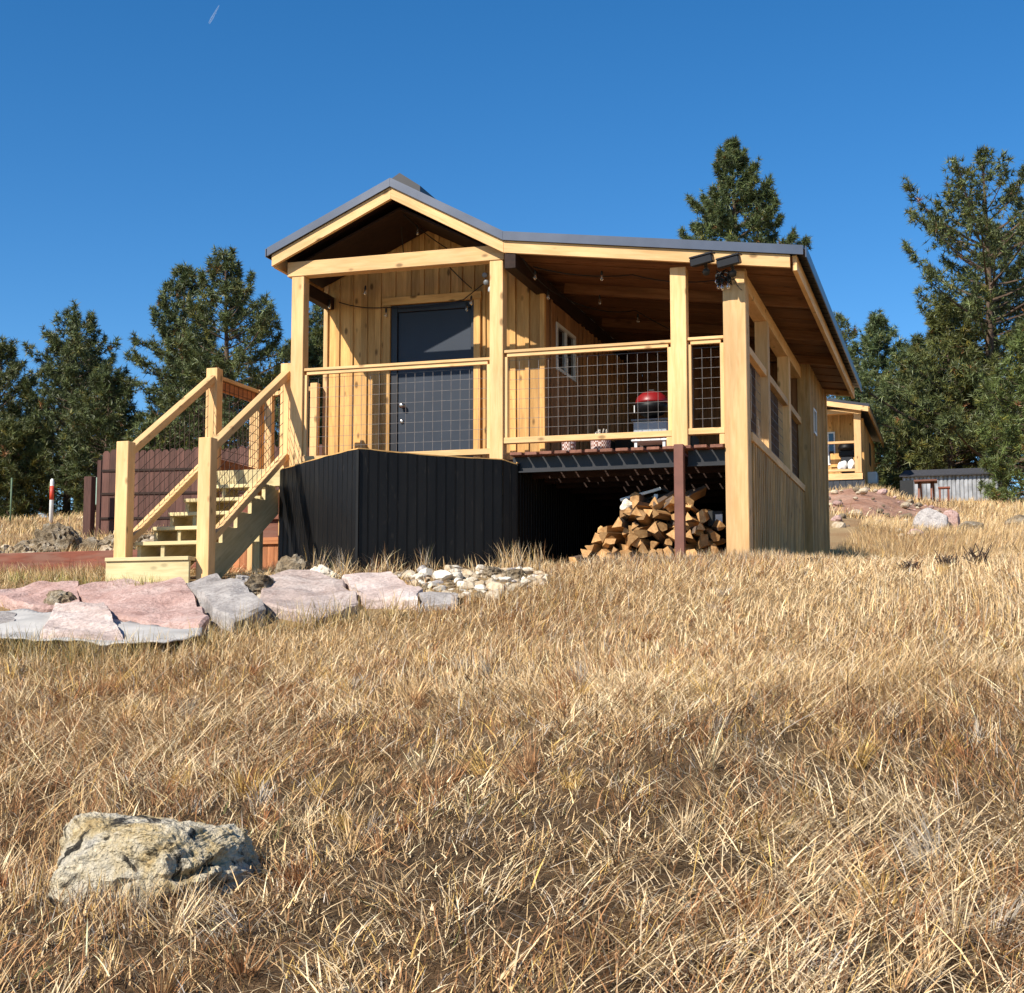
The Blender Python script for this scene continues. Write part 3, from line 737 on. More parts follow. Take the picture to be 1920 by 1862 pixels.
rows = [(3.10, 4.56, .02), (3.18, 4.55, .11), (3.28, 4.52, .20), (3.36, 4.50, .29), (3.44, 4.48, .375), (3.56, 4.42, .46), (3.64, 4.34, .54), (4.02, 4.30, .63), (3.68, 3.90, .62)]
nl = 0
for ri, (xa, xb, zz) in enumerate(rows):
    x = xa + rnd(0, .05)
    while x < xb:
        me = LOGM[(nl * 5 + ri * 3) % len(LOGM)]
        q = Quaternion((0, 0, 1), R(90 + rnd(-30, 30))) @ Quaternion((0, 1, 0), R(rnd(-14, 14))) @ Quaternion((1, 0, 0), R(rnd(0, 360) if ri else rnd(-30, 30)))
        o = link('firewood_log', me, None, (x, .40 + rnd(-.07, .07), g1(x, .4) + zz + .04 + rnd(-.025, .025)), q)
        rown = ['bottom', 'second', 'third', 'fourth', 'fifth', 'sixth', 'seventh', 'top', 'top'][ri]
        tag(o, ('split log at the left end of the %s row in the firewood heap' if x < xa + .06 else 'split log in the %s row of the firewood heap under the deck') % rown, 'firewood', 'split logs heaped under the deck')
        if ri == 7:
            o.rotation_quaternion = Quaternion((0, 0, 1), R(90 + rnd(-60, -30))) @ Quaternion((0, 1, 0), R(rnd(-30, 10))); o['label'] = 'split log lying askew on top of the firewood heap beside the brown post'
            o['group'] = 'askew logs on top of the heap'
        nl += 1; x += rnd(.10, .135)
# odds and ends lying on the firewood
r = empty('folding_frame', (3.75, .6, .80), 'pale folded metal frame lying on top of the firewood heap', 'frame')
beam('bar', (3.52, .38, .63), (3.92, .48, .745), .03, .03, 'white', r, .004); beam('bar', (3.56, .55, .61), (3.96, .62, .70), .03, .03, 'cord', r, .004)
beam('brace', (3.88, .37, .54), (3.89, .39, .68), .04, .02, 'white', r, .004); beam('brace', (3.70, .41, .58), (3.95, .45, .65), .03, .02, 'cord', r, .004)
beam('brace', (3.95, .43, .74), (4.10, .53, .63), .03, .03, 'cord', r, .004)
def blob(name, loc, size, mat, seed, sub=3, planes=7, rough=.06, parent=None, fine=0, lo=.55, hi=.95, rot=None, key=None):
    k = ('blob', key)
    if key and k in CACHE: me = CACHE[k]
    else:
        r = np.random.default_rng(seed); bm = bmesh.new(); bmesh.ops.create_icosphere(bm, subdivisions=sub, radius=1)
        V = np.array([v.co[:] for v in bm.verts])
        for i in range(planes):
            nrm = r.normal(size=3); nrm /= np.linalg.norm(nrm); d = r.uniform(lo, hi); s = V @ nrm - d; V = V - np.where(s > 0, s, 0)[:, None] * nrm * .92
        for f, a in ((2.5, rough), (6, rough * .5), (13, fine), (29, fine * .5)):
            if a <= 0: continue
            acc = 0
            for j in range(7):
                w = r.normal(size=3); w = w / np.linalg.norm(w) * f * r.uniform(.7, 1.4); acc = acc + np.sin(V @ w + r.uniform(0, 6.28))
            V = V * (1 + a * acc / 2.2)[:, None]
        V = V * np.array(size)[None]
        for v, p in zip(bm.verts, V): v.co = p
        me = bpy.data.meshes.new(name); bm.to_mesh(me); bm.free(); me.materials.append(M[mat])
        if key: CACHE[k] = me
    return link(name, me, parent, loc, rot)
tag(blob('paper_bag', (3.60, .33, .565), (.09, .07, .07), 'cream', 55, 3, 8, .14), 'crumpled pale paper bag on top of the firewood heap', 'bag')
r = empty('black_crate', (4.50, .62, .42), 'small black box with a white label at the right of the firewood', 'box')
box('crate_body', 4.40, 4.56, .42, .64, .34, .50, 'cord', r, 'y', .01); box('paper_label', 4.485, 4.555, .408, .419, .36, .46, 'white', r, 'x')

def craggy(name, loc, size, mat, seed, sub=5, amp=.22, rot=None, planes=5, cleft=False):
    from mathutils import noise as N
    r = np.random.default_rng(seed); bm = bmesh.new(); bmesh.ops.create_icosphere(bm, subdivisions=sub, radius=1)
    V = np.array([v.co[:] for v in bm.verts]); V = np.sign(V) * np.abs(V) ** .8
    for i in range(planes):
        nn = r.normal(size=3); nn[2] = abs(nn[2]); nn /= np.linalg.norm(nn); s_ = V @ nn - r.uniform(.68, .92); V = V - np.where(s_ > 0, s_, 0)[:, None] * nn * .95
    o3 = Vector(r.uniform(-50, 50, 3))
    out = []
    for p in V:
        q = Vector(p); w = q * 1.5 + o3
        rm = N.ridged_multi_fractal(w, .9, 2.1, 5, 1.0, 2.0) - 1.1
        cell = N.voronoi(q * 2.3 + o3)[0]; blk = (cell[1] - cell[0])
        fr = N.fractal(q * 7 + o3, .8, 2.0, 4)
        h = amp * (.16 * rm + .10 * fr) - amp * .55 * max(0, .16 - blk) / .16
        if cleft:
            t = q.z - (.55 * q.x - .22) + .05 * N.noise(q * 5); f = min(1, max(0, -q.y * 2)) * min(1, max(0, (q.x - .22) * 6)); h -= .30 * math.exp(-(t / .11) ** 2) * f
            t2 = q.z - (.75 * q.x + .18) + .06 * N.noise(q * 6 + o3); f2 = min(1, max(0, -q.y * 2)) * (1 if -.45 < q.x < .15 else 0); h -= .10 * math.exp(-(t2 / .06) ** 2) * f2
        out.append(q * (1 + h))
    for v, p in zip(bm.verts, out): v.co = (p.x * size[0], p.y * size[1], p.z * size[2])
    me = bpy.data.meshes.new(name); bm.to_mesh(me); bm.free(); me.materials.append(M[mat])
    return link(name, me, None, loc, rot)
# ------------------------------------------------------------------ rocks
def slab(poly, th, mat, label, seed, tilt=(0, 0), lift=.0, group='stone slabs on the bank'):
    r = np.random.default_rng(seed); P = np.array(poly, float); c = P.mean(0); P = c + (P - c) * 1.07
    zc = g1(*c)
    e = .3; gx = (g1(c[0] + e, c[1]) - g1(c[0] - e, c[1])) / (2 * e) + tilt[0]; gy = (g1(c[0], c[1] + e) - g1(c[0], c[1] - e)) / (2 * e) + tilt[1]
    bm = bmesh.new(); top = []; mid = []; bot = []
    Q = []
    for i in range(len(P)):
        a, b_ = P[i], P[(i + 1) % len(P)]
        for t in (0, .33, .66): Q.append(a + (b_ - a) * t + r.normal(size=2) * .018)
    for p in Q:
        d = p - c; zz = gx * d[0] + gy * d[1]
        d2 = d * .965
        top.append(bm.verts.new((d2[0], d2[1], zz + th + r.normal() * .004))); mid.append(bm.verts.new((d[0] + r.normal() * .01, d[1] + r.normal() * .01, zz + th * .55)))
        bot.append(bm.verts.new((d[0] * .96, d[1] * .96, zz - .12)))
    k = len(Q)
    bm.faces.new(top); bm.faces.new(bot[::-1])
    for i in range(k):
        j = (i + 1) % k; bm.faces.new((mid[i], mid[j], top[j], top[i])); bm.faces.new((bot[i], bot[j], mid[j], mid[i]))
    bmesh.ops.triangulate(bm, faces=bm.faces)
    for it in range(3):
        es = [e_ for e_ in bm.edges if e_.calc_length() > .085]
        if es: bmesh.ops.subdivide_edges(bm, edges=es, cuts=1)
        bmesh.ops.triangulate(bm, faces=bm.faces)
    ph = r.uniform(0, 6, 12); dr = r.normal(size=(12, 3)); 
    for v in bm.verts:
        s = 0
        for q in range(12): s += math.sin((dr[q, 0] * v.co.x + dr[q, 1] * v.co.y + dr[q, 2] * v.co.z) * (4 if q < 5 else 14) + ph[q]) * (.010 if q < 5 else .004)
        v.co.z += s; v.co.x += s * .8; v.co.y -= s * .8
    bmesh.ops.recalc_face_normals(bm, faces=bm.faces)
    me = bpy.data.meshes.new('stone_slab'); bm.to_mesh(me); bm.free(); me.materials.append(M[mat])
    o = link('stone_slab', me, None, (c[0], c[1], zc + lift)); return tag(o, label, 'stone slab', group)
SLABS = {
 'A': [(-1.05, -2.25), (-.95, -1.92), (-.15, -2.0), (.62, -2.97), (1.0, -3.62), (.28, -3.40), (-.26, -3.06)],
 'B': [(-.08, -2.06), (.2, -1.93), (.54, -2.2), (1.36, -3.26), (1.27, -3.58), (.76, -3.06)],
 'C': [(.60, -1.72), (.78, -1.50), (1.42, -1.86), (2.0, -2.83), (1.92, -3.36), (1.18, -2.96)],
 'D': [(1.46, -1.82), (1.82, -1.62), (2.45, -2.54), (2.53, -2.84), (2.04, -2.76)],
 'E': [(-1.80, -2.45), (-1.62, -2.1), (-1.2, -2.05), (-.72, -2.72), (-1.13, -2.83)],
 'F': [(-.75, -3.10), (-.28, -3.08), (.68, -4.20), (.36, -4.18), (-.29, -3.83)],
 'G': [(-1.75, -3.0), (-1.22, -2.95), (-.95, -3.4), (-1.25, -3.65)],
 'H': [(2.49, -2.61), (2.77, -2.59), (2.88, -2.88), (2.62, -2.92)],
}
slab(SLABS['A'], .07, 'pinkred', 'large reddish stone slab below the bottom step', 1, (0, -.01), .02)
slab(SLABS['B'], .10, 'greyrock', 'grey-topped thick stone slab wedged between two pink slabs', 2, (.06, .0), .03)
slab(SLABS['C'], .05, 'pink', 'broad pale pink stone slab in front of the skirting corner', 3, (0, -.01), .02)
slab(SLABS['D'], .05, 'pink', 'pale pink stone slab beside the heap of river stones', 4, (0, -.01), .02)
slab(SLABS['E'], .08, 'pinkred', 'reddish stone slab at the left edge with a dark end', 5, (0, .0), .03)
slab(SLABS['F'], .06, 'pink', 'lowest pink stone slab lying on grey landscape fabric', 6, (0, .05), .09)
slab(SLABS['G'], .05, 'greyrock', 'flat grey slab half under fabric at the left edge', 7, (0, 0), .02)
slab(SLABS['H'], .03, 'greyrock', 'small flat whitish slab in grass below the river stones', 8, (0, 0), .02)
for (px, py, sx, sy, sz, mat, lab, seed, rz) in (
    (.66, -1.24, .20, .17, .21, 'brownrock', 'round yellow-grey boulder at the left foot of the black skirting', 11, 20),
    (.74, -2.12, .19, .15, .15, 'brownrock', 'angular brown rock between the grey slab and the pink slab', 12, 40),
    (1.10, -1.50, .15, .13, .14, 'cream', 'white rounded rock near the skirting corner, the taller of two', 13, 0),
    (.90, -1.42, .15, .11, .10, 'cream', 'flat white rock beside the round boulder', 14, 60),
    (-1.00, -2.62, .20, .16, .16, 'brownrock', 'dark angular rock between the two reddish slabs', 15, 10),
    (.40, -1.75, .12, .10, .10, 'greyrock', 'pale chunk of rock beside the right stair post', 16, 30),
    (3.02, -1.60, .13, .11, .10, 'brownrock', 'brown rock at the right end of the river stone heap', 17, 0),
    (2.75, -1.42, .13, .10, .11, 'brownrock', 'brown rock on top of the river stone heap', 18, 70)):
    o = craggy('boulder', (px, py, g1(px, py) + sz * .25), (sx * .9, sy * .9, sz * .85), mat, seed, 4, .38, Quaternion((0, 0, 1), R(rz)), 6)
    tag(o, lab, 'rock')
def inside(x, y, poly):
    x = np.asarray(x); y = np.asarray(y); r = np.zeros(x.shape, bool); k = len(poly)
    for i in range(k):
        x0, y0 = poly[i]; x1, y1 = poly[(i + 1) % k]
        c = ((y0 > y) != (y1 > y)) & (x < (x1 - x0) * (y - y0) / (y1 - y0 + 1e-12) + x0); r ^= c
    return r
COB = [(1.25, -1.32), (1.6, -1.02), (2.3, -.42), (2.75, -.50), (3.25, -1.35), (3.4, -1.95), (3.1, -2.6), (2.7, -2.55), (2.45, -2.35), (1.9, -1.55)]
pts = []
for _ in range(6000):
    x, y = rnd(.2, 3.5), rnd(-3.0, -.4)
    ok = inside(x, y, COB) or (inside(x, y, [(.1, -1.9), (.9, -1.35), (1.45, -1.7), (1.1, -2.7), (.9, -2.5)]) and not inside(x, y, SLABS['C']))
    if not ok: continue
    if any(inside(x, y, SLABS[k]) for k in 'ABCD'): continue
    s = .028 + .075 * random.random() ** 1.8
    if all((x - a) ** 2 + (y - b_) ** 2 > (.66 * (s + c)) ** 2 for a, b_, c in pts): pts.append((x, y, s))
    if len(pts) > 280: break
for i, (x, y, s) in enumerate(pts):
    k = i % 9
    o = blob('river_stone', (x, y, g1(x, y) + s * rnd(-.35, .45)), (.068, .054, .044), ['cream', 'cream', 'tanrock', 'cream', 'brownrock', 'greyrock', 'tanrock', 'cream', 'tanrock'][k], 200 + k, 2, 9, .09, None, .02, .42, .9,
             Quaternion((0, 0, 1), R(rnd(0, 360))) @ Quaternion((1, 0, 0), R(rnd(-25, 25))), 'cob%d' % k)
    o.scale = (s / .06,) * 3
    tag(o, 'small pale river stone in the heap before the black skirting', 'stone', 'river stones heaped before the skirting')
# grey landscape fabric
def tarp():
    poly = [(-1.75, -3.15), (-1.25, -2.88), (-.5, -2.94), (.29, -3.42), (1.03, -3.66), (1.24, -4.05), (1.07, -4.33), (.73, -4.40), (.13, -4.22), (-.65, -3.97), (-1.1, -3.95), (-1.6, -3.7)]
    P = np.array(poly); c = P.mean(0); bm = bmesh.new()
    vs = [bm.verts.new((p[0] - c[0], p[1] - c[1], 0)) for p in P]; bm.faces.new(vs); bmesh.ops.triangulate(bm, faces=bm.faces)
    for it in range(5):
        es = [e for e in bm.edges if e.calc_length() > .07]
        bmesh.ops.subdivide_edges(bm, edges=es, cuts=1); bmesh.ops.triangulate(bm, faces=bm.faces)
    zc = g1(*c)
    for v in bm.verts:
        x, y = v.co.x + c[0], v.co.y + c[1]
        v.co.z = g1(x, y) - zc + .055 + .016 * float(sines(x, y, 21, 9)) + .008 * float(sines(x * .6, y * 1.7, 22, 26)) + .11 * max(0, -3.6 - y)
    me = bpy.data.meshes.new('landscape_fabric'); bm.to_mesh(me); bm.free(); me.materials.append(M['tarp']); me.polygons.foreach_set('use_smooth', [True] * len(me.polygons))
    o = link('landscape_fabric', me, None, (c[0], c[1], zc))
    md = o.modifiers.new('thick', 'SOLIDIFY'); md.thickness = .012
    tag(o, 'crumpled grey landscape fabric sheet under the lowest slabs', 'fabric')
tarp()
# the foreground rock
def hero_rock(x, y):
    from mathutils import noise as N
    bm = bmesh.new(); bmesh.ops.create_icosphere(bm, subdivisions=6, radius=1)
    V = np.array([v.co[:] for v in bm.verts]); V = np.sign(V) * np.abs(V) ** .62
    for nrm, d in (((-.12, -.95, .22), .74), ((.5, -.85, .1), .84), ((.05, .05, 1), .72), ((-.95, -.25, .15), .82), ((.95, -.1, .3), .80), ((-.3, -.5, .8), .84), ((.5, -.3, .8), .80), ((-.7, -.5, .6), .92)):
        nn = np.array(nrm); nn = nn / np.linalg.norm(nn); s_ = V @ nn - d; V = V - np.where(s_ > 0, s_, 0)[:, None] * nn * .80
    o3 = Vector((17.3, 4.1, 9.7)); out = []
    for p in V:
        q = Vector(p)
        h = .13 * N.fractal(q * 1.7 + o3, .9, 2.0, 4) + .05 * (N.ridged_multi_fractal(q * 2.6 + o3, .9, 2.1, 5, 1.0, 2.0) - 1.2) + .034 * N.fractal(q * 8 + o3, .6, 2.0, 5)
        fr = min(1, max(0, -q.y * 2.2))
        wob = .07 * N.noise(q * 4 + o3)
        for (m_, c_, wd, dep, xa, xb) in ((.62, -.30, .10, .30, .22, 1.2), (.45, .12, .05, .14, .30, 1.2), (.70, .16, .055, .13, -.42, .12), (.25, -.02, .05, .12, -1.0, -.45), (1.1, .35, .04, .09, -.05, .35)):
            t = q.z - (m_ * q.x + c_) + wob
            h -= dep * math.exp(-(t / wd) ** 2) * fr * min(1, max(0, (q.x - xa) * 7)) * min(1, max(0, (xb - q.x) * 7))
        out.append(q * (1 + h))
    for v, p in zip(bm.verts, out): v.co = (p.x * .41, p.y * .29, p.z * .31)
    me = bpy.data.meshes.new('field_rock'); bm.to_mesh(me); bm.free(); me.materials.append(M['lime'])
    o = link('field_rock', me, None, (x, y, g1(x, y) + .0), Quaternion((0, 0, 1), R(12)) @ Quaternion((0, 1, 0), R(3)))
    tag(o, 'cream rock with black lichen half buried in the foreground grass', 'rock')
hero_rock(3.95, -9.30)
# rocks beside the stairs, left background
rl = random.Random(5)
names = ['pitted tan rock with a dark knob, the tallest left of the stairs', 'rough grey rock at the left edge beyond the red edging', 'low tan rock nearest the left stair post', 'dark broken rock under the tall tan rock',
         'flat grey rock between the tall rock and the stair post', 'small dark rock close to the red edging', 'pale rock behind the stair post left side', 'long low rock at the far left beyond the edging', 'rounded tan rock second from the left edge']
spots = [(-5.0, 3.2, .42, .34, .42), (-5.75, 2.6, .34, .3, .26), (-3.75, 3.3, .34, .3, .24), (-4.75, 2.5, .22, .2, .2), (-4.25, 3.4, .36, .3, .22), (-4.45, 2.3, .18, .16, .14), (-3.35, 3.6, .3, .26, .26), (-6.3, 3.1, .4, .3, .28), (-5.5, 3.7, .35, .3, .3)]
for i, ((x, y, a, b_, c), lab) in enumerate(zip(spots, names)):
    o = craggy('garden_rock', (x, y, g1(x, y) + c * .25), (a * .8, b_ * .8, c * .8), 'brownrock', 300 + i, 4, .5, None, 6); tag(o, lab, 'rock', 'rocks heaped left of the stairs')
for i in range(16):
    x, y, c = rl.uniform(-6.4, -3.2), rl.uniform(1.9, 3.6), rl.uniform(.09, .17)
    o = craggy('garden_rock', (x, y, g1(x, y) + c * .4), (c * 1.3, c * 1.1, c), ['brownrock', 'tanrock'][i % 2], 330 + i, 3, .5, None, 6); tag(o, 'small rough rock in the heap left of the stairs', 'rock', 'small rocks heaped left of the stairs')
tag(beam('timber_edging', (-9.0, 1.0, g1(-6, 1.0) + .05), (-1.15, .55, .13), .14, .24, 'redwood', None, .01), 'long red-brown timber edging running left from the stairs', 'edging')
r = empty('plank_retaining_wall', (-.6, 1.6, .1), 'low orange cedar plank wall seen under the stairs', 'retaining wall')
x = -1.5
while x < .0:
    box('plank', x, x + .085, 1.62, 1.645, -.05, .36 + rnd(-.01, .01), 'cedar', r, 'z'); x += .09
box('rail', -1.52, .02, 1.585, 1.618, .36, .44, 'cedar', r, 'x', .004); box('rail', -1.52, .02, 1.57, 1.618, .03, .09, 'cedar', r, 'x', .004)
box('rail', -1.52, .02, 1.65, 1.69, .66, .72, 'redwood', r, 'x', .004); box('soil_board', -1.52, .02, 1.70, 1.74, .3, .95, 'redwood', r, 'x')

# ------------------------------------------------------------------ fence and markers at the left back
r = empty('wooden_fence', (-9.6, 16.0, 2.0), 'purple-brown board fence behind the stairs', 'fence')
x = -12.55; 
while x < -5.6:
    zt = 3.82 - (x + 12.55) * .018 + rnd(-.03, .03); zb = g1(x, 16) + .05
    a = x; b_ = x + .19
    prism('picket', [(a, 15.97, zb), (b_, 15.97, zb), (b_, 15.97, zt - .06), (b_ - .05, 15.97, zt), (a + .05, 15.97, zt), (a, 15.97, zt - .06)], (0, .03, 0), 'fence', r, (0, 0, 1))
    x += .197
for dz in (.42, 1.0, 1.55):
    beam('rail', (-12.55, 15.955, g1(-12.5, 16) + dz), (-5.6, 15.955, g1(-12.5, 16) + dz - .12), .028, .05, 'darkbeam', r)
for x in (-12.6, -10.2, -7.8): box('post', x - .11, x - .01, 16.005, 16.10, g1(x, 16) - .2, 3.6, 'fence', r, 'z')
o = box('fence_board_stack', -12.60, -12.40, 15.3, 15.5, g1(-12.8, 15.6) - .1, g1(-12.8, 15.6) + 1.40, 'fence', None, 'z', .01)
tag(o, 'dark upright board post standing before the left fence end', 'post')
x, y = -20.4, 25.4; z = g1(x, y)
r = empty('marker_post', (x, y, z), 'white utility marker post with an orange-red band', 'marker post')
lathe('post_body', [(.062, -.2), (.062, .95), (.062, 1.28), (.05, 1.36), (.02, 1.39)], 'white', r, (x, y, z), 14)
lathe('red_band', [(.066, .72), (.066, 1.16)], 'redpaint', r, (x, y, z), 14)
x, y = -21.3, 24.6; z = g1(x, y)
o = tube('steel_fence_post', [[(x, y, z - .2), (x, y, z + 1.45)]], .028, 'greenpost', None, 6); tag(o, 'thin green steel stake at the left edge of the picture', 'stake')
x, y = -16.9, 22.6; z = g1(x, y)
r = empty('utility_pedestal', (x, y, z), 'pale green utility pedestal with a white stake beside the fence end', 'utility pedestal')
box('pedestal_body', x - .08, x + .08, y - .08, y + .08, z + .55, z + 1.35, 'greenbox', r, 'z', .02); box('pedestal_stem', x - .05, x + .02, y - .04, y + .04, z - .2, z + .549, 'brownsteel', r, 'z'); box('stake', x + .05, x + .10, y - .12, y - .085, z - .2, z + .85, 'white', r, 'z')

# ------------------------------------------------------------------ second cabin, shed, table, dirt mound on the right
Y2 = 29.3; XR = 4.12
c2 = empty('small_cabin', (3.0, 31.5, 3.7), 'second timber cabin with a porch uphill behind the main one', 'cabin')
def b2(name, *a, **k): return box(name, *a[:6], a[6], c2, *a[7:], **k)
x = -.2
while x < 3.98:
    box('wall_board', x, x + .2, Y2 + 1.2, Y2 + 1.23, 4.2, 6.25 + (3.9 - x) * .10, 'siding', c2, 'z'); box('batten', x + .18, x + .23, Y2 + 1.18, Y2 + 1.199, 4.2, 6.2 + (3.9 - x) * .10, 'siding', c2, 'z'); x += .21
y = Y2 + 1.24
while y < Y2 + 7.2:
    box('wall_board', XR - .10, XR - .07, y, y + .24, 3.3, 6.02, 'siding', c2, 'z'); y += .25
box('wall', -.2, XR - .12, Y2 + 1.25, Y2 + 7.2, 3.6, 6.0, 'darkinside', c2, 'y')
box('post', 3.88, 4.08, Y2, Y2 + .2, 4.25, 6.0, 'pine', c2, 'z', .008)
box('post', .3, .5, Y2, Y2 + .2, 4.25, 6.3, 'pine', c2, 'z', .008)
box('beam', .2, 4.09, Y2, Y2 + .18, 6.001, 6.13, 'pine', c2, 'x', .006)
box('rail', .5, 3.879, Y2 + .04, Y2 + .13, 5.13, 5.20, 'pine', c2, 'x', .004); box('rail', .5, 3.879, Y2 + .04, Y2 + .13, 4.31, 4.38, 'pine', c2, 'x', .004)
box('rim_board', .2, 4.10, Y2 - .04, Y2 - .001, 4.06, 4.24, 'pine', c2, 'x'); box('porch_floor', .2, 4.08, Y2, Y2 + 1.17, 4.14, 4.22, 'deckwood', c2, 'x')
x = .2
while x < 4.05:
    box('skirt_panel', x, x + .17, Y2 + .0, Y2 + .02, 3.3, 4.05, 'roof', c2, 'z'); x += .18
prism('roof', [(.2, Y2 - .25, 6.98), (4.35, Y2 - .25, 6.22), (4.35, Y2 - .25, 6.14), (.2, Y2 - .25, 6.90)], (0, 7.8, 0), 'roof', c2)
prism('rake_board', [(.2, Y2 - .30, 6.89), (4.32, Y2 - .30, 6.135), (4.32, Y2 - .30, 5.99), (.2, Y2 - .30, 6.745)], (0, .04, 0), 'pine', c2)
beam('eave_board', (4.33, Y2 - .25, 6.05), (4.33, Y2 + 7.5, 6.05), .04, .16, 'siding', c2)
w = box('window', 3.02, 3.24, Y2 + 1.165, Y2 + 1.175, 4.65, 5.65, 'white', c2, 'z'); box('pane', 3.06, 3.20, Y2 + 1.155, Y2 + 1.164, 4.7, 5.6, 'glass', w, 'z')
w = box('window', XR - .069, XR - .05, Y2 + 4.2, Y2 + 4.8, 5.0, 5.7, 'doorframe', c2, 'y')
a = box('air_conditioner', XR - .069, XR + .22, Y2 + 3.0, Y2 + 3.6, 4.25, 4.62, 'white', c2, 'y', .02); box('grille', XR + .221, XR + .23, Y2 + 3.05, Y2 + 3.55, 4.30, 4.57, 'greyplastic', a, 'y')
g = box('post', 4.02, 4.09, Y2 + 1.0, Y2 + 1.19, 4.0, 6.0, 'siding', c2, 'z')
prism('ridge_vent', [(3.9, Y2 + 3.4, 6.31), (4.2, Y2 + 3.4, 6.255), (4.2, Y2 + 3.4, 6.40), (3.9, Y2 + 3.4, 6.46)], (0, .5, 0), 'roof', c2)
r = empty('porch_grill', (3.6, Y2 + .55, 4.22), 'black covered barbecue on the second cabin porch', 'grill')
lathe('hood', [(.24, 0), (.26, .08), (.20, .2), (.06, .26)], 'black', r, (3.62, Y2 + .55, 4.98), 16); box('firebox', 3.4, 3.86, Y2 + .4, Y2 + .75, 4.80, 4.979, 'black', r, 'x', .02); box('cart', 3.46, 3.8, Y2 + .43, Y2 + .72, 4.222, 4.799, 'blacksteel', r, 'z', .01)
for x, lab in ((3.52, 'white cushion on the second cabin porch, left of two'), (3.78, 'white cushion on the second cabin porch, right of two')):
    tag(blob('cushion', (x, Y2 + .26, 4.50), (.13, .1, .17), 'white', 400 + int(x * 10), 3, 4, .1), lab, 'cushion')
r = empty('porch_chair', (3.3, Y2 + .5, 4.22), 'yellow timber chair on the second cabin porch', 'chair')
box('seat', 3.14, 3.48, Y2 + .3, Y2 + .62, 4.48, 4.52, 'siding', r, 'x'); box('backrest', 3.14, 3.48, Y2 + .62, Y2 + .66, 4.50, 4.92, 'siding', r, 'z')
for x in (3.15, 3.44):
    for y in (.31, .58): box('leg', x, x + .04, Y2 + y, Y2 + y + .04, 4.222, 4.479, 'siding', r, 'z')
# shed
sh = empty('metal_shed', (6.5, 31.9, 3.5), 'long low grey metal shed with dark shingled roof among pines', 'shed')
x = 5.14; i = 0
while x < 7.76:
    w = .118
    prism('wall_sheet', [(x, 31.0, 3.5), (x + .03, 30.975, 3.5), (x + .085, 30.975, 3.5), (x + w, 31.0, 3.5), (x + w, 31.02, 3.5), (x, 31.02, 3.5)], (0, 0, .80), 'greymetal', sh, (0, 0, 1)); x += w; i += 1
box('wall', 5.14, 7.76, 31.03, 32.8, 3.3, 4.28, 'greymetal', sh, 'x'); box('base_skid', 5.1, 7.82, 30.98, 31.07, 3.22, 3.49, 'siding', sh, 'x', .01)
box('corner_post', 7.762, 7.83, 30.99, 31.07, 3.5, 4.29, 'siding', sh, 'z')
for k in range(5):
    y0 = 30.86 + k * .18; z0 = 4.31 + k * .052
    beam('shingle_course', (5.06 + .03 * k, y0 + .1, z0), (7.90 - .03 * k, y0 + .1, z0), .24, .035, 'shingle', sh, 0, (0, -.28, 1))
prism('roof_core', [(5.12, 30.92, 4.285), (7.84, 30.92, 4.285), (7.72, 31.75, 4.52), (5.22, 31.75, 4.52)], (0, .9, -.06), 'shingle', sh)
# picnic table
r = empty('picnic_table', (5.87, 28.5, 3.5), 'dark red-brown picnic table before the grey shed', 'picnic table')
zt = 3.86; gy = 28.5
for k in range(4): box('table_plank', 5.56, 6.18, gy - .36 + k * .18, gy - .20 + k * .18, zt - .045, zt, 'deckwood', r, 'x')
for x in (5.68, 6.02):
    beam('leg', (x, gy - .45, 3.30), (x, gy + .1, zt - .05), .05, .09, 'deckwood', r); beam('leg', (x + .052, gy + .45, 3.30), (x + .052, gy - .1, zt - .05), .05, .09, 'deckwood', r)
o = empty('garden_bench', (6.36, 28.3, 3.5), 'small dark bench right of the picnic table', 'bench'); box('seat', 6.2, 6.52, 28.15, 28.45, 3.60, 3.645, 'redwood', o, 'x')
for x in (6.22, 6.45): box('leg', x, x + .05, 28.18, 28.42, 3.25, 3.599, 'redwood', o, 'z')
o = box('black_panel', 5.12, 5.50, 29.6, 29.66, 3.4, 4.02, 'cord', None, 'x', .01); o.name = 'black_tarp_cover'; tag(o, 'black upright cover at the left end of the grey shed', 'cover')
# red dirt mound
def mound():
    xs = np.linspace(2.2, 7.4, 60); ys = np.linspace(17.5, 28, 70); X, Y = np.meshgrid(xs, ys)
    d = ((X - 4.6) / 2.5) ** 2 + ((Y - 23.3) / 4.6) ** 2
    Z = gz(X, Y) - .06 + .26 * np.exp(-d * 1.6) * (1 + .18 * sines(X, Y, 31, 3)) + .02 * sines(X, Y, 32, 11) - .25 * ss((d - .8) / .6)
    V = np.stack([X, Y, Z], -1).reshape(-1, 3); nx = 60; i = (np.arange(59)[None] + nx * np.arange(69)[:, None]).ravel()
    o = frommesh('dirt_mound', V.tolist(), np.stack([i, i + 1, i + nx + 1, i + nx], 1).tolist(), 'dirt', None, (0, 0, 0), None, True); tag(o, 'bare reddish dirt bank beyond the cabin corner', 'dirt bank', None, 'structure')
mound()
def mz(x, y):
    d = ((x - 4.6) / 2.5) ** 2 + ((y - 23.3) / 4.6) ** 2; return g1(x, y) + .26 * math.exp(-d * 1.6)
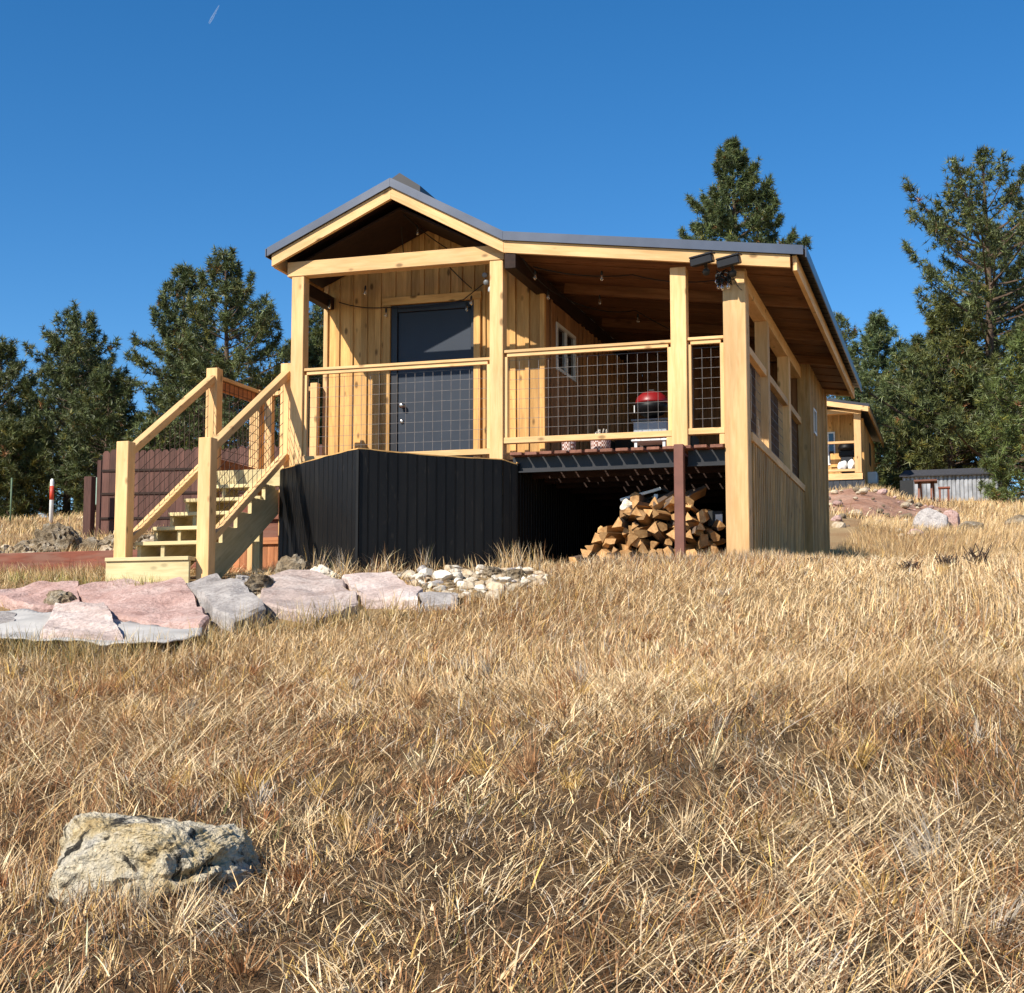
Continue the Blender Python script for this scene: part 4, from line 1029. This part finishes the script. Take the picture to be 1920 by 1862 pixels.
for i in range(90):
    x, y = rl.uniform(3.6, 7.0), rl.uniform(13.5, 24.5)
    if x > 6.4 and y < 15: continue
    s = .04 + .12 * rl.random() ** 2; k = i % 5
    o = blob('field_stone', (x, y, (mz(x, y) if y > 17 else g1(x, y)) + s * .15), (.13, .12, .085), ['tanrock', 'brownrock', 'pinkred', 'brownrock', 'tanrock'][k], 500 + k, 2, 7, .06, None, 0, .5, .9, Quaternion((0, 0, 1), rl.uniform(0, 6.28)), 'fs%d' % k)
    o.scale = (s / .13,) * 3; tag(o, 'loose stone on the dirt bank right of the cabin', 'stone', 'loose stones on the dirt bank')
for (x, y, a, b_, c, mat, lab, seed) in ((6.22, 15.6, .36, .3, .30, 'greyrock', 'large grey boulder in dry grass right of the cabin', 61), (6.98, 15.4, .26, .22, .2, 'brownrock', 'smaller brownish boulder right of the large grey one', 62), (6.66, 15.9, .22, .2, .3, 'pinkred', 'reddish rock leaning on the large grey boulder', 63), (7.9, 17.0, .26, .2, .15, 'brownrock', 'low brownish boulder near the right edge', 64)):
    tag(blob('boulder', (x, y, g1(x, y) + c * .35), (a, b_, c), mat, seed, 4, 8, .06, None, .015, .5, .9), lab, 'rock')

# ------------------------------------------------------------------ fast meshes with colours
def bigmesh(name, V, F3, C, mat):
    me = bpy.data.meshes.new(name); nv = len(V); nf = len(F3)
    me.vertices.add(nv); me.vertices.foreach_set('co', V.astype(np.float32).ravel())
    me.loops.add(nf * 3); me.loops.foreach_set('vertex_index', F3.astype(np.int32).ravel())
    me.polygons.add(nf); me.polygons.foreach_set('loop_start', np.arange(nf, dtype=np.int32) * 3)
    a = me.color_attributes.new('Col', 'FLOAT_COLOR', 'POINT')
    a.data.foreach_set('color', np.concatenate([C, np.ones((nv, 1))], 1).astype(np.float32).ravel())
    me.update(calc_edges=True); me.materials.append(M[mat]); return me

# ------------------------------------------------------------------ pines
def unit(v): return v / (np.linalg.norm(v, axis=-1, keepdims=True) + 1e-9)
def pine(x, y, H, Rad, label, seed, prof='cone', bare=.08, dens=1.0, hue=(1, 1, 1), loose=0., needle=.2, lean=0.):
    r = np.random.default_rng(seed); gz0 = g1(x, y) - .15
    root = empty('pine_tree', (x, y, gz0), label, 'tree', 'pine trees around the clearing')
    # trunk with a slight bend
    k = 9; zs = np.linspace(0, H * .97, k); bx = lean * (zs / H) ** 1.5 + .05 * np.sin(zs * .7 + seed); by = .05 * np.cos(zs * .6 + seed)
    rad = [max(.012, .018 * H * (1 - .95 * z / H) + .01) for z in zs]
    tv, tf = tubemesh([[(bx[i], by[i], zs[i]) for i in range(k)]], rad, 8)
    frommesh('trunk', tv, tf, 'bark', root, (x, y, gz0), None, True)
    tips = []; cent = []; dirs = []; bv = []; bf = []
    h = bare * H
    while h < H * .985:
        u = (h / H - bare) / (1 - bare)
        if prof == 'cone': pr = (1 - u) ** .78 * min(1, .55 + 2.2 * u)
        elif prof == 'spire': pr = 1.
        elif prof == 'round': pr = max(.08, math.sin(math.pi * min(1, .12 + .86 * u) ** .9)) ** .7
        else: pr = max(.06, (1 - u ** 2.0)) * (.72 + .28 * math.sin(u * 9 + seed))
        nb = int(r.integers(4, 7))
        a0 = r.uniform(0, 6.28)
        for j in range(nb):
            if loose and r.random() < loose * .35: continue
            L = (Rad * pr * r.uniform(.62, 1.12) + .12) if prof != 'spire' else min(.60 * (H - h) + .30, Rad) * r.uniform(.62, 1.12); a = a0 + j * 6.283 / nb + r.normal() * .25
            el0 = -.12 + .75 * u + r.normal() * .1; el1 = el0 + .55 + r.normal() * .12
            px = np.interp(h, zs, bx); py = np.interp(h, zs, by)
            ts = np.linspace(0, 1, 6); el = el0 + (el1 - el0) * ts; st_ = L / 5
            q = np.zeros((6, 3)); q[0] = (px, py, h)
            for t in range(1, 6): q[t] = q[t - 1] + st_ * np.array([math.cos(a) * math.cos(el[t]), math.sin(a) * math.cos(el[t]), math.sin(el[t]) * .8])
            V_, F_ = tubemesh([q.tolist()], [max(.006, .028 * L / 2 * (1 - .85 * t / 5)) for t in range(6)], 4)
            o_ = len(bv); bv += V_; bf += [tuple(i + o_ for i in f) for f in F_]
            nt_ = max(3, int(dens * (5 + 8.5 * L + 3.6 * L * L)))
            tt = .22 + .78 * r.random(nt_) ** (.75 if not loose else .5)
            p = np.stack([np.interp(tt * 5, np.arange(6), q[:, c]) for c in range(3)], 1)
            per = np.array([-math.sin(a), math.cos(a), 0]); off = r.normal(size=nt_) * .17 * L * (1.15 - tt) + r.normal(size=nt_) * .06
            p += per[None] * off[:, None]; p[:, 2] += r.normal(size=nt_) * .10 + np.abs(off) * .18 + .03
            d = np.stack([np.full(nt_, math.cos(a)) * .55, np.full(nt_, math.sin(a)) * .55, np.full(nt_, .55)], 1) + per[None] * np.sign(off)[:, None] * .5 * r.random((nt_, 1)) + r.normal(size=(nt_, 3)) * .22
            cent.append(p); dirs.append(d)
        h += max(.13, .030 * H) * r.uniform(.75, 1.25) * (1.0 if not loose else 1.15)
    # leader
    cent.append(np.stack([np.full(8, bx[-1]), np.full(8, by[-1]), H * np.linspace(.93, 1.0, 8)], 1) + r.normal(size=(8, 3)) * .03); dirs.append(np.tile([[0, 0, 1.]], (8, 1)) + r.normal(size=(8, 3)) * .3)
    P = np.concatenate(cent); D = unit(np.concatenate(dirs)); n_ = len(P); K = 13
    tone = np.clip(r.normal(1.0, .32, n_), .4, 1.9)[:, None] * np.array([[.095, .113, .043]]) * np.array(hue)[None]
    warm = r.random(n_) < .10; tone[warm] *= np.array([1.55, 1.18, .8]); dead = r.random(n_) < .012; tone[dead] = np.array([.22, .10, .035])
    nd = unit(D[:, None] * .50 + unit(r.normal(size=(n_, K, 3))) * .95)
    ln = needle * r.uniform(.65, 1.15, (n_, K, 1)); base = P[:, None] - D[:, None] * .05 * r.random((n_, K, 1))
    side = unit(np.cross(nd, r.normal(size=(n_, K, 3)))) * (needle * .068)
    V = np.stack([base - side, base + side, base + nd * ln], 2).reshape(-1, 3)
    i = np.arange(n_ * K) * 3; F = np.stack([i, i + 1, i + 2], 1)
    cc = np.repeat(tone * 1.0, K, 0) * r.uniform(.8, 1.25, (n_ * K, 1)); Cc = np.repeat(cc, 3, 0)
    me = bigmesh('crown', V, F, Cc, 'needles'); link('crown', me, root, (x, y, gz0))
    frommesh('branches', bv, bf, 'bark', root, (x, y, gz0))
    return n_
def zt(d, ypx): return -.9 + d * (1221 - ypx) / 2764.
TREES = [  # x, y, top pixel row, distance, radius, profile, dens, loose, hue, label, bare
 (-29.6, 35.0, 648, 58, 2.3, 'round', .8, .1, (.95, .95, .9), 'pine cut by the left edge of the picture', .02),
 (-26.8, 35.8, 583, 58, 2.6, 'round', .8, .2, (.95, .98, .9), 'rounded pine second from the left edge', .02),
 (-18.1, 32.2, 460, 52, 2.9, 'spire', .95, .1, (1.0, 1.03, .95), 'tall broad pine behind the stairs, highest left of the cabin', .10),
 (-20.9, 34.2, 498, 55, 2.2, 'spire', .9, .15, (.95, 1.0, .95), 'slim pine tip just left of the broad pine behind the stairs', .1),
 (-18.2, 40.6, 556, 60, 2.6, 'spire', .8, .1, (.9, .95, .9), 'pine seen between the left porch post and the cabin wall', .1),
 (-1.55, 43.5, 250, 58, 2.9, 'spire', 2.3, .0, (.95, 1.03, .95), 'dense pointed pine rising behind the cabin roof', .42),
 (7.9, 38.0, 268, 50, 7.2, 'loose', .66, .18, (1.0, 1.02, .9), 'tall open-branched pine at the right side', .12),
 (3.75, 45.0, 595, 58, 1.9, 'spire', 1.0, .05, (1.0, 1.15, 1.2), 'slender blue-green pine between the roof and the tall right pine', .08),
 (8.75, 29.6, 620, 42, 1.7, 'spire', .85, .1, (1.08, 1.16, .85), 'bright green young pine cut by the right edge', .04),
 (6.5, 37.5, 560, 50, 2.4, 'spire', .9, .1, (1.15, 1.05, .8), 'olive bushy pine behind the grey shed', .05),
 (10.2, 40.5, 290, 52, 6.0, 'loose', .5, .1, (.95, .98, .9), 'second tall pine at the right edge behind the open-branched one', .12),
 (4.6, 41.0, 720, 52, 1.8, 'round', .9, .1, (.8, .9, .85), 'dark low pine right of the second cabin', .02),
 (1.3, 56.9, 590, 70, 1.6, 'spire', .8, .1, (1, 1, .9), 'distant pine tip just right of the cabin roof edge', .2),
 (-29.5, 40.5, 640, 62, 2.6, 'round', .7, .1, (.8, .85, .8), 'dark pine filling behind the two leftmost pines', .02),
 (-24.0, 34.0, 700, 55, 2.0, 'round', .9, .1, (.85, .88, .8), 'low dark pine left of the broad pine', .02),
 (-23.5, 40.0, 640, 60, 2.4, 'round', .8, .1, (.85, .9, .85), 'dark pine in the gap left of the broad pine', .02),
 (-16.0, 36.0, 600, 54, 2.2, 'spire', .9, .1, (.9, .95, .85), 'pine right of the broad pine beside the left porch post', .05),
 (8.2, 42.5, 430, 55, 3.0, 'spire', .7, .1, (.75, .82, .8), 'tall dark pine filling behind the olive pine', .08),
 (5.3, 47.0, 640, 60, 2.2, 'spire', .8, .1, (.72, .84, .8), 'dark pine in the gap behind the slender pine', .05),
 (-27.5, 33.0, 800, 55, 1.6, 'round', 1.0, .0, (1.0, .95, .75), 'low bushy pine at the foot of the left pines', .02),
 (-20.0, 31.0, 800, 50, 1.6, 'round', 1.0, .0, (1.0, 1.0, .85), 'low bushy pine behind the fence end', .02),
]
tn = 0
for i, (x, y, top, d, Rd, pf, de, lo, hu, lab, ba) in enumerate(TREES):
    H = zt(d, top) - g1(x, y) + .15
    tn += pine(x, y, H, Rd, lab, 40 + i, pf, ba, de, hu, lo, .25 if d > 45 else .21)
print('tufts', tn)

# ------------------------------------------------------------------ grass
CAMX, CAMY = 6.857, -14.214
def blades(x, y, L, w, az, th0, bend, col, seg, zoff=0.):
    n_ = len(x); s = np.linspace(0, 1, seg + 1)
    z = gz(x, y) - .015 + zoff; P = np.zeros((n_, seg + 1, 3)); P[:, 0] = np.stack([x, y, z], 1)
    for k in range(1, seg + 1):
        t = th0 + bend * ((k - .5) / seg); st_ = L / seg
        P[:, k, 0] = P[:, k - 1, 0] + st_ * np.sin(t) * np.cos(az); P[:, k, 1] = P[:, k - 1, 1] + st_ * np.sin(t) * np.sin(az); P[:, k, 2] = P[:, k - 1, 2] + st_ * np.cos(t)
    # keep drooping tips above the soil
    gzz = gz(P[:, -1, 0], P[:, -1, 1]); low = P[:, -1, 2] < gzz + .015; P[low, -1, 2] = gzz[low] + .015 + .03 * rng.random(low.sum())
    sa = az + np.pi / 2 + rng.normal(size=n_) * .9; side = np.stack([np.cos(sa), np.sin(sa), np.zeros(n_)], 1)
    rows = []; 
    for k in range(seg):
        ww = (w * (1 - .72 * (k / seg)))[:, None] * .5
        rows += [P[:, k] - side * ww, P[:, k] + side * ww]
    rows.append(P[:, seg]); V = np.stack(rows, 1); m_ = 2 * seg + 1
    idx = np.arange(n_)[:, None] * m_; tri = []
    for k in range(seg - 1): tri += [[2 * k, 2 * k + 1, 2 * k + 3], [2 * k, 2 * k + 3, 2 * k + 2]]
    tri.append([2 * seg - 2, 2 * seg - 1, 2 * seg]); tri = np.array(tri)
    F = (idx[:, :, None] + tri[None]).reshape(-1, 3)
    sh = np.concatenate([np.repeat(np.linspace(.96, 1.03, seg), 2), [1.08]])
    C = (col[:, None] * sh[None, :, None]).reshape(-1, 3)
    return V.reshape(-1, 3), F, np.clip(C, 0, 1)
FOOT = [(-.2, .0), (1.24, -1.10), (2.45, -.15), (4.6, .1), (5.05, -.05), (5.05, 7.7), (-.2, 7.7)]
TARP = [(-1.75, -3.15), (-1.25, -2.88), (-.5, -2.94), (.29, -3.42), (1.03, -3.66), (1.24, -4.05), (1.07, -4.33), (.73, -4.40), (.13, -4.22), (-.65, -3.97), (-1.1, -3.95), (-1.6, -3.7)]
STAIR = [(-1.1, -1.82), (-.0, -1.82), (-.0, 1.3), (-1.1, 1.3)]
def accept(x, y):
    p = np.ones(len(x)); p[inside(x, y, FOOT)] = 0; p[inside(x, y, TARP)] = .0; p[inside(x, y, STAIR)] = .0
    for k, v in SLABS.items(): p[inside(x, y, v)] = .0
    p[inside(x, y, COB)] = np.minimum(p[inside(x, y, COB)], .05)
    between = inside(x, y, [(-1.9, -2.0), (.6, -1.3), (2.4, -2.3), (2.3, -3.2), (1.2, -3.7), (-1.7, -3.0)]); p[between] = np.minimum(p[between], .12)
    e = ((x - 3.93) / .38) ** 2 + ((y + 9.24) / .25) ** 2; p[e < .85] = 0
    return rng.random(len(x)) < p
PAL = {'straw': (.595, .40, .20), 'pale': (.76, .58, .35), 'rust': (.35, .178, .080), 'brown': (.15, .088, .047), 'grey': (.44, .38, .31), 'green': (.15, .145, .055), 'gold': (.58, .375, .12)}
def kinds(x, y):
    """colour and habit by patch"""
    n_ = len(x); a = sines(x, y, 51, 1.5) + .6 * sines(x, y, 52, 4.2); g_ = sines(x, y, 53, 2.2) + .5 * sines(x, y, 54, 6)
    green = .42 * ss((1.9 - x) / 2.2) * ss((y + 6.2) / 1.4) * ss((-2.9 - y) / .8) + .5 * ss((.5 - x) / 1.5) * ss((y + 2.5) / 1) + .16 * ss((y + 4.5) / 2) * ss((3.5 - x) / 2)
    leftish = ss((4.6 - x) / 3.0) * ss((-5 - y) / 2)
    W_ = np.stack([1.25 + .55 * np.clip(g_, -1, 1.5), .8 + .5 * np.clip(g_, -1, 1.5), .62 + .65 * np.clip(a, -.7, 2) + .8 * leftish, .9 + .45 * np.clip(a, -1, 2), .25 + .1 * a, .05 + 2.0 * green, .22 + .25 * green + .1 * a], 1)
    up_ = ss((y + 6.5) / 2.5); W_[:, 0] += .7 * up_; W_[:, 1] += .7 * up_; W_[:, 3] *= 1 - .6 * up_
    W_ = np.clip(W_, .02, None); cs = np.cumsum(W_ / W_.sum(1, keepdims=True), 1); kx = (rng.random((n_, 1)) > cs).sum(1).clip(0, 6)
    base = np.array([PAL[k] for k in ('straw', 'pale', 'rust', 'brown', 'grey', 'green', 'gold')])[kx]
    col = base * np.clip(rng.normal(1, .24, (n_, 1)), .4, 1.5)
    return kx, col, g_
def grass_near(Nt, r0, r1, seg, wmul, gamma=.9, name='dry_grass', clump=22, a0=-33, a1=33):
    Nc = Nt // clump
    rr = (r0 ** gamma + (r1 ** gamma - r0 ** gamma) * rng.random(Nc)) ** (1 / gamma); fa = math.radians(107.1) - np.radians(rng.uniform(a0, a1, Nc))
    cx = CAMX + rr * np.cos(fa); cy = CAMY + rr * np.sin(fa)
    spread = .035 + .0065 * rr
    x = np.repeat(cx, clump) + rng.normal(size=Nc * clump) * np.repeat(spread, clump); y = np.repeat(cy, clump) + rng.normal(size=Nc * clump) * np.repeat(spread, clump)
    cid = np.repeat(np.arange(Nc), clump)
    gap = ss((.7 * sines(x, y, 81, 5, 9) + .8 * sines(x, y, 82, 14, 9) - .45) / .8)
    ok = accept(x, y) & (rng.random(len(x)) > gap * .80); x, y, cid = x[ok], y[ok], cid[ok]; n_ = len(x)
    kx, col, g_ = kinds(x, y)
    ckx, ccol, _ = kinds(cx, cy)
    same = rng.random(n_) < .62; col[same] = (ccol[cid] * np.clip(rng.normal(1, .16, (n_, 1)), .6, 1.5))[same]; kx = np.where(same, ckx[cid], kx)
    swirl = 2.2 * sines(x, y, 61, .9) + 1.2 * sines(x, y, 62, 2.6)
    az = np.where(rng.random(n_) < .35, swirl + rng.normal(size=n_) * .5, np.where(rng.random(n_) < .5, rng.uniform(0, 6.283, Nc)[cid] + rng.normal(size=n_) * .5, rng.uniform(0, 6.283, n_)))
    mat_ = ss((sines(x, y, 63, 1.3) + .5 * sines(x, y, 64, 3.4) + .25) / .9)       # matted patches
    lay = rng.random(n_) < (.45 + .45 * mat_) * np.where(np.isin(kx, (2, 6)), .35, 1)
    fl = lay & (rng.random(n_) < mat_ * .55); col[fl] = np.array(PAL['pale']) * np.clip(rng.normal(.97, .16, (fl.sum(), 1)), .5, 1.3)
    th0 = np.where(lay, rng.uniform(.6, 1.25, n_), np.abs(rng.normal(.22, .28, n_))); bend = np.where(lay, rng.uniform(.1, .9, n_), np.abs(rng.normal(.4, .55, n_)))
    L = np.where(lay, rng.uniform(.06, .21, n_), rng.uniform(.04, .145, n_)) * np.where(np.isin(kx, (2, 6)), 1.2, 1.0) * (1 + .25 * sines(x, y, 65, 1.1))
    L *= np.where(rng.random(n_) < .03, 1.7, 1.0)
    L = np.clip(L, .04, .36); L *= 1 - .28 * ss((y + 5.0) / 2)
    w = rng.uniform(.0028, .0062, n_) * wmul * np.where(rng.random(n_) < .12, 1.6, 1)
    zo = np.where(lay, rng.uniform(0, .07, n_), 0)
    return blades(x, y, L, w, az, th0, bend, col, seg, zo)
def litter(N, r0, r1, wm):
    rr = np.sqrt(r0 ** 1.3 + (r1 ** 1.3 - r0 ** 1.3) * rng.random(N)) ** (2 / 1.3); fa = math.radians(107.1) - np.radians(rng.uniform(-33, 33, N))
    x = CAMX + rr * np.cos(fa); y = CAMY + rr * np.sin(fa); ok = accept(x, y); x, y = x[ok], y[ok]; n_ = len(x); kx, col, _ = kinds(x, y)
    dk = rng.random(n_) < .5 * ss((10.5 - np.hypot(x - CAMX, y - CAMY)) / 3); col[dk] = np.array([.11, .068, .038]) * rng.uniform(.5, 1.5, (dk.sum(), 1))
    return blades(x, y, rng.uniform(.03, .11, n_), rng.uniform(.004, .008, n_) * wm, rng.uniform(0, 6.283, n_), rng.uniform(.7, 1.5, n_), rng.uniform(-.4, .4, n_), col, 2, rng.uniform(.01, .05, n_))
def bunches(Nc, per, r0, r1):
    rr = (r0 ** 1.1 + (r1 ** 1.1 - r0 ** 1.1) * rng.random(Nc)) ** (1 / 1.1); fa = math.radians(107.1) - np.radians(rng.uniform(-32, 32, Nc))
    cx = CAMX + rr * np.cos(fa); cy = CAMY + rr * np.sin(fa); keep = sines(cx, cy, 91, 1.7) + .5 * sines(cx, cy, 92, 4) > -.2; cx, cy = cx[keep], cy[keep]; Nc = len(cx)
    ph = rng.uniform(0, 6.283, Nc * per); rad = np.abs(rng.normal(size=Nc * per)) * .03; cid = np.repeat(np.arange(Nc), per)
    x = cx[cid] + rad * np.cos(ph); y = cy[cid] + rad * np.sin(ph); ok = accept(x, y); x, y, ph, cid, rad = x[ok], y[ok], ph[ok], cid[ok], rad[ok]; n_ = len(x)
    pick = np.array([PAL['rust'], PAL['gold'], PAL['straw'], PAL['pale'], (.30, .13, .055), PAL['grey']])[rng.choice(6, Nc, p=[.30, .14, .2, .12, .14, .10])]
    far = 1 - .5 * ss((cy + 5.5) / 2.5)
    col = pick[cid] * np.clip(rng.normal(1, .25, (n_, 1)), .4, 1.6); Lc = rng.uniform(.13, .27, Nc) * far; lean = rng.uniform(-.25, .35, Nc); la = rng.uniform(0, 6.283, Nc)
    th = .08 + rad * 9 + np.abs(rng.normal(size=n_)) * .1 + np.abs(lean[cid]); az = np.where(rng.random(n_) < .5, ph, la[cid] + rng.normal(size=n_) * .4)
    return blades(x, y, Lc[cid] * rng.uniform(.45, 1.1, n_), rng.uniform(.0025, .005, n_) * (1 + .06 * rr[keep][cid]), az, th, np.abs(rng.normal(.3, .35, n_)), col, 3)
parts = [grass_near(112000, 2.6, 9.5, 3, 1.0), grass_near(165000, 7.5, 17.5, 2, 1.25), litter(80000, 2.6, 17, .8), bunches(900, 55, 2.8, 15)]
def crest(N):
    x = rng.uniform(-2.2, 10, N); y = rng.uniform(-5.6, -.05, N); ok = accept(x, y); x, y = x[ok], y[ok]; n_ = len(x); kx, col, _ = kinds(x, y)
    lay = rng.random(n_) < .45; sw = 2.2 * sines(x, y, 61, .9)
    return blades(x, y, rng.uniform(.06, .19, n_) * (1 + .25 * sines(x, y, 65, 2.1)), rng.uniform(.0045, .008, n_), np.where(rng.random(n_) < .4, sw, rng.uniform(0, 6.283, n_)), np.where(lay, rng.uniform(.5, 1.2, n_), np.abs(rng.normal(.2, .25, n_))), np.abs(rng.normal(.4, .5, n_)), col, 2, np.where(lay, rng.uniform(0, .04, n_), 0))
parts.append(crest(85000))
# taller fringe against the cabin foot and stones
def fringe(N, segs_, Lr, w, tall=.3, colmul=1.0, kset=None):
    out = []
    xs, ys = [], []
    for (ax, ay, bx_, by_, m_) in segs_:
        k = int(N * m_); cl = rng.random(max(3, k // 38)); t = cl[rng.integers(0, len(cl), k)] + rng.normal(size=k) * .010; xs.append(ax + (bx_ - ax) * t + rng.normal(size=k) * .05); ys.append(ay + (by_ - ay) * t + rng.normal(size=k) * .06)
    x = np.concatenate(xs); y = np.concatenate(ys); n_ = len(x); kx, col, _ = kinds(x, y)
    gr = rng.random(n_) < .2; col[gr] = np.array(PAL['grey']) * .9
    az = rng.uniform(0, 6.28, n_); return blades(x, y, rng.uniform(*Lr, n_), rng.uniform(.004, .007, n_) * w, az, np.abs(rng.normal(.15, .2, n_)), np.abs(rng.normal(.5, .5, n_)), col * colmul, 3)
parts.append(fringe(6500, [(3.4, -.55, 4.65, -.35, .5), (4.65, -.3, 5.2, -.25, .28), (5.1, .2, 5.15, 7.5, .22)], (.06, .22), 1.1))
parts.append(fringe(5200, [(4.1, -.45, 4.95, -.35, .6), (5.0, -.35, 5.6, .5, .4)], (.05, .16), 1.3))
parts.append(fringe(420, [(.75, -.95, 1.2, -1.22, .4), (1.3, -1.2, 2.5, -.35, .3), (2.5, -.40, 3.3, -.45, .5)], (.14, .36), 1.1))
parts.append(fringe(900, [(-1.05, -1.95, -.15, -2.0, .55), (-2.6, -1.3, -1.15, -1.9, .45)], (.08, .2), 1.2, .3, np.array([.8, .95, .6])))
parts.append(fringe(2600, [(-1.9, -3.95, -.6, -4.2, .3), (-.6, -4.2, .7, -4.62, .35), (.7, -4.6, 1.4, -4.0, .15), (1.2, -3.8, 2.6, -3.1, .2)], (.12, .34), 1.1, .3, np.array([.70, .70, .55])))
parts.append(fringe(800, [(3.55, -9.50, 4.0, -9.62, .5), (4.0, -9.62, 4.42, -9.46, .3), (3.45, -9.35, 3.55, -9.50, .2)], (.07, .2), .8))
V = np.concatenate([p[0] for p in parts]); off = np.cumsum([0] + [len(p[0]) for p in parts[:-1]]); F = np.concatenate([p[1] + o for p, o in zip(parts, off)]); Cc = np.concatenate([p[2] for p in parts])
print('grass tris', len(F))
o = link('dry_grass', bigmesh('dry_grass', V, F, Cc, 'grass')); tag(o, 'dry straw and rust coloured grass covering the slope', 'grass', None, 'stuff')
# hill grass further back
def grass_far(N, x0, x1, y0, y1, L0, L1, w, skipmound=True):
    x = rng.uniform(x0, x1, N); y = y0 + (y1 - y0) * rng.random(N) ** 1.2
    ok = ~inside(x, y, FOOT); d = ((x - 4.6) / 2.5) ** 2 + ((y - 22.8) / 4.6) ** 2
    if skipmound: ok &= (d > .75) | (rng.random(N) < .04)
    ok &= ~((x > -6.8) & (x < -1.1) & (y > .6) & (y < 1.3)); ok &= ~inside(x, y, STAIR)
    x, y = x[ok], y[ok]; n_ = len(x); kx, col, g_ = kinds(x, y); col = np.where((rng.random(n_) < .5)[:, None], np.array([[.56, .39, .19]]) * rng.uniform(.8, 1.15, (n_, 1)), col)
    return blades(x, y, rng.uniform(L0, L1, n_), rng.uniform(.8, 1.4, n_) * w, sines(x, y, 71, .8) * 2 + rng.normal(size=n_), np.abs(rng.normal(.25, .25, n_)), np.abs(rng.normal(.5, .4, n_)), col, 2)
parts = [grass_far(64000, 4.9, 11.5, 2.5, 20, .10, .26, .007), grass_far(20000, 3, 13, 18, 34, .12, .3, .018), grass_far(16000, -7.5, -1.1, -1.6, 7, .08, .22, .008, False), grass_far(20000, -26, -5, 9, 32, .12, .3, .018, False)]
V = np.concatenate([p[0] for p in parts]); off = np.cumsum([0] + [len(p[0]) for p in parts[:-1]]); F = np.concatenate([p[1] + o for p, o in zip(parts, off)]); Cc = np.concatenate([p[2] for p in parts])
print('far grass tris', len(F))
o = link('hill_grass', bigmesh('hill_grass', V, F, Cc, 'grass')); tag(o, 'pale dry grass on the hillside beyond the cabin', 'grass', None, 'stuff')
# dead weeds right of the cabin
for i, (x, y, h, lab) in enumerate(((6.42, -1.6, .13, 'dark dead weed right of the cabin corner, leftmost of three'), (6.72, -1.4, .17, 'dark dead weed, the twiggy middle one of three'), (6.95, -1.3, .21, 'dark dead weed with upright stalk, rightmost of three'), (5.55, -.55, .09, 'low dark weed clump in the grass beside the cabin corner'))):
    r = random.Random(i + 9); P = []
    for k in range(26):
        a = r.uniform(0, 6.28); l_ = h * r.uniform(.5, 1.1); p0 = Vector((x + r.uniform(-.05, .05), y + r.uniform(-.05, .05), g1(x, y) - .02)); p1 = p0 + Vector((math.cos(a) * l_ * .3, math.sin(a) * l_ * .3, l_ * .6)); p2 = p1 + Vector((math.cos(a + .6) * l_ * .25, math.sin(a + .6) * l_ * .25, l_ * .4))
        P.append([p0, p1, p2]); P.append([p1, p1 + Vector((r.uniform(-.05, .05), r.uniform(-.05, .05), r.uniform(.0, .06)))] )
    c = Vector((x, y, g1(x, y))); Vv = []; Ff = []
    for p in P:
        a_, b_ = tubemesh([p], .0045, 4); o_ = len(Vv); Vv += a_; Ff += [tuple(q + o_ for q in f) for f in b_]
    o = frommesh('dead_weed', [v - c for v in Vv], Ff, 'twig', None, c); tag(o, lab, 'weed')
# faint contrail high up
m, n, l, b = nt('ice_cloud'); b.inputs['Base Color'].default_value = (.85, .88, .92, 1); b.inputs['Roughness'].default_value = 1; b.inputs['Alpha'].default_value = .10; M['ice'] = m
def skypoint(px, py, d):
    q = camo.rotation_euler.to_matrix(); v = q @ Vector(((px - 960) / 2764, -(py - 931) / 2764, -1)); return Vector(camo.location) + v * d
a, b_ = skypoint(411, 10, 2500), skypoint(392, 44, 2500)
tag(tube('contrail', [[a, a.lerp(b_, .3), a.lerp(b_, .7), b_]], [.8, 1.3, 2.2, 1.6], 'ice', None, 8), 'short faint white contrail high in the upper left sky', 'contrail')
bpy.context.view_layer.update()
